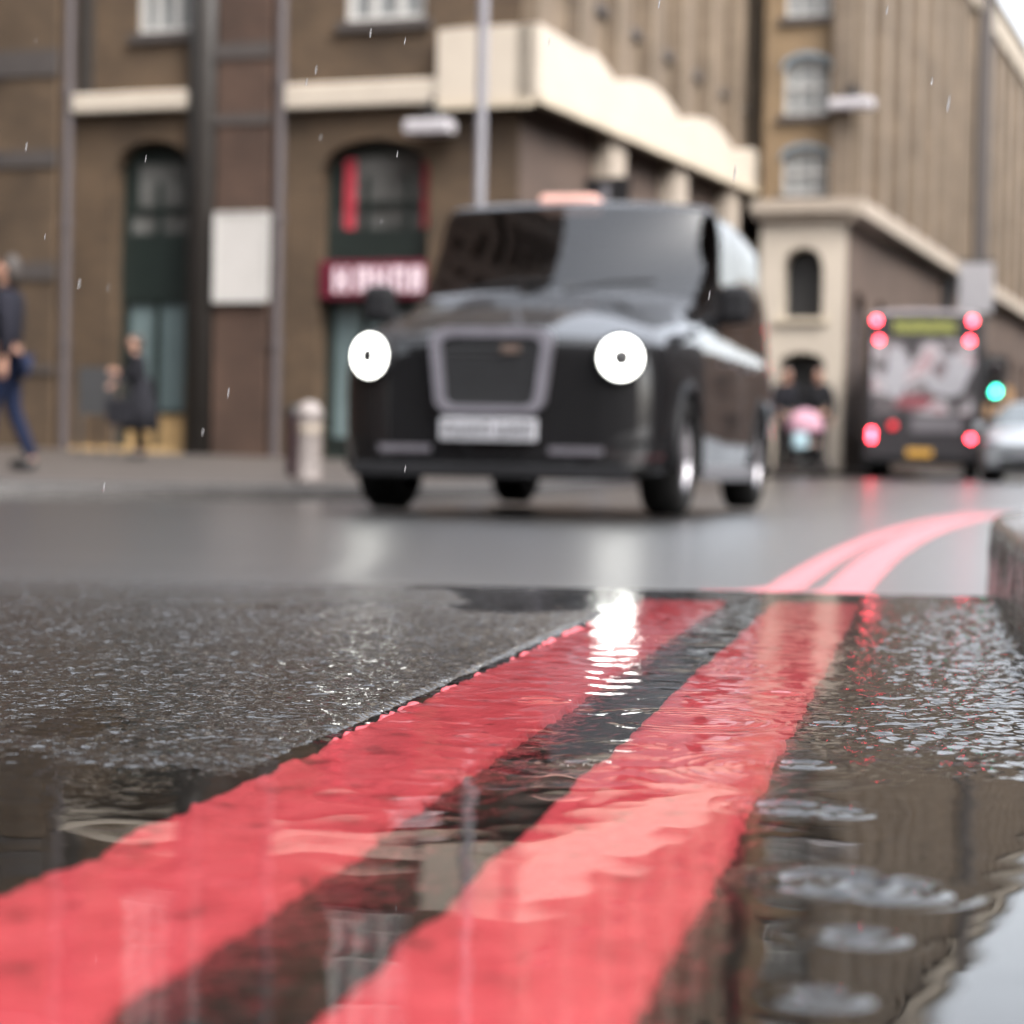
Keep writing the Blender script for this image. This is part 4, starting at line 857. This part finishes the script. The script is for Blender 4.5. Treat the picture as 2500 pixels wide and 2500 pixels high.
    for n_ in 'ab':
        a, t_ = Vector(J['an' + n_][0]), Vector(J['to' + n_][0]); skin('shoe', {'a': (tuple(a + Vector((0, .03, -.035))), .068), 'b': (tuple(t_ + Vector((0, .03, .015))), (.066, .052)), 'c': (tuple(t_ + Vector((0, -.05, .008))), (.06, .046))}, [('a', 'b'), ('b', 'c')], M_black, e)
    h = {'a': ((0, -lean - .03, 1.745), (.085, .075)), 'b': ((0, -lean + .03, 1.69), (.105, .1)), 'c': ((0, -lean + .05, 1.58), (.098, .075)), 'd': ((0, -lean + .06, 1.5), (.085, .06))}; skin('hair', h, chain('a', 'b', 'c', 'd'), hair, e)
    for s in (1, -1):
        m = MB(); m.lathe([(0, -.012), (.011, -.007), (.012, 0)], 8, lambda a, b_, c, s=s: (a + s * .032, b_ - lean - .105, c + 1.665), ax='y'); m.build('eye', M_black, b)
    m = MB(); m.box((-.024, -lean - .108, 1.578), (.024, -lean - .09, 1.588)); m.build('mouth', mat('lip', (.35, .12, .1), .5), b)
    return e
M_navy = mat('navy_jacket', (.012, .012, .017), .8, spec=.08, bump=.3); M_jean = mat('blue_denim', (.009, .013, .03), .8, spec=.08); M_coat = mat('charcoal_coat', (.014, .014, .017), .85, spec=.08, bump=.3); M_trous = mat('black_trousers', (.012, .012, .013), .8, spec=.08)
person((-4.40, 18.5, pave_z(-4.40, 18.5)), R(-95), 'person in a navy jacket and blue jeans walking at the left edge', M_navy, M_jean, scale=1.06)
pz = pave_z(-4.9, 28)
person((-4.9, 28, pz), R(-70), 'person in a long charcoal coat with shopping bag passing left arch', M_coat, M_trous, pose='carry', long_coat=True, lean=.08, scale=.92)
person((4.83, 38, pave_z(4.83, 38)), R(20), 'person in a dark coat standing left of the two below the arch window', M_coat, M_trous, pose='stand', scale=1.05)
person((5.45, 38.3, pave_z(5.45, 38.3)), R(-25), 'person in a black jacket standing right of the two below the arch window', mat('black_jacket', (.018, .018, .02), .8, spec=.08), M_trous, pose='stand', scale=1.05)
bag = empty('shopping_bag', (-5.12, 27.75, pz + .42), 0, 'dark shopping bag held in front of the long charcoal coat', 'bag')
m = MB(); m.prism([(-.16, 0), (.16, 0), (.19, .34), (-.19, .34)], -.07, .07); m.build('body', M_coat, bag, bevel=.02)
for y in (-.05, .05):
    m = MB(); m.tube([(-.1, y, .33), (-.08, y, .52), (0, y, .57), (.08, y, .52), (.1, y, .33)], .012, 6); m.build('handle', M_black, bag)
# the cab driver sits inside
q = tx.matrix_basis
dl = Matrix.Translation(tx.location) @ Matrix.Rotation(tx.rotation_euler.z, 4, 'Z') @ Vector((-2.3, -.4, -.12))
person(tuple(dl), tx.rotation_euler.z + PI / 2, 'person in dark clothes driving, behind the windscreen of the black cab', M_coat, M_trous, pose='sit', scale=.9)
# pushchair with a pink hood
pc = empty('pushchair', (5.03, 36.9, pave_z(5.03, 36.9)), R(15), 'pushchair with a pink hood and pale blue bag beside the cream portal', 'pushchair')
m = MB(); m.lathe([(.33 * math.cos(a), .33 * math.sin(a)) for a in np.linspace(-.15, PI / 2 - .02, 9)], 20, lambda a, b, c: (a, b * .9, .74 + c)); m.build('hood', mat('pink_fabric', (0.385, 0.210, 0.266), .8), pc, smooth=True)
m = MB(); m.box((-.22, -.25, .42), (.22, .2, .5)); m.box((-.22, .14, .5), (.22, .22, .95)); m.build('seat', mat('brown_fabric', (.2, .14, .12), .8), pc, bevel=.03)
m = MB()
for s in (-.26, .26): m.tube([(s, -.35, .1), (s, -.1, .42), (s, .25, .8), (s, .42, 1.02)], .018, 8); m.tube([(s, .35, .1), (s, .05, .45)], .018, 8)
m.tube([(-.26, .42, 1.02), (.26, .42, 1.02)], .02, 8); m.build('frame', M_black, pc)
for sx in (-.27, .27):
    for sy in (-.35, .35):
        m = MB(); m.lathe([(.04, -.02), (.1, -.022), (.1, .022), (.04, .02), (.04, -.02)], 16, lambda a, b, c, sx=sx, sy=sy: (a + sx, b + sy, c + .1), ax='x'); m.build('wheel', M_black, pc)
m = MB(); m.box((-.36, -.38, .38), (-.08, -.28, .66)); m.build('bag', mat('pale_blue_fabric', (.3, .42, .47), .8), pc, bevel=.04)

# ------------------------------------------------------------------ rain in the air
dm = bpy.data.materials.new('raindrop_water'); dm.use_nodes = True; n = dm.node_tree.nodes; b = n['Principled BSDF']; b.inputs['Base Color'].default_value = (.8, .82, .85, 1); b.inputs['Roughness'].default_value = .05
b.inputs['Transmission Weight'].default_value = .8; b.inputs['IOR'].default_value = 1.33
m = MB()
for i in range(26):
    y = random.uniform(.95, 1.9); x = random.uniform(-.25, .25) * y; z = .14 + random.uniform(-.03, .23) * y; r_ = random.uniform(.0003, .0005); hgt = r_ * random.uniform(6, 10)
    m.lathe([(0, -hgt), (r_ * .8, -hgt * .5), (r_, 0), (r_ * .6, hgt * .6), (0, hgt)], 6, lambda a, b_, c, x=x, y=y, z=z: (a + x + .12 * c, b_ + y, c + z))
tag(m.build('rain', dm, None, smooth=True), 'thin raindrops falling over the road', 'rain', None, 'stuff')
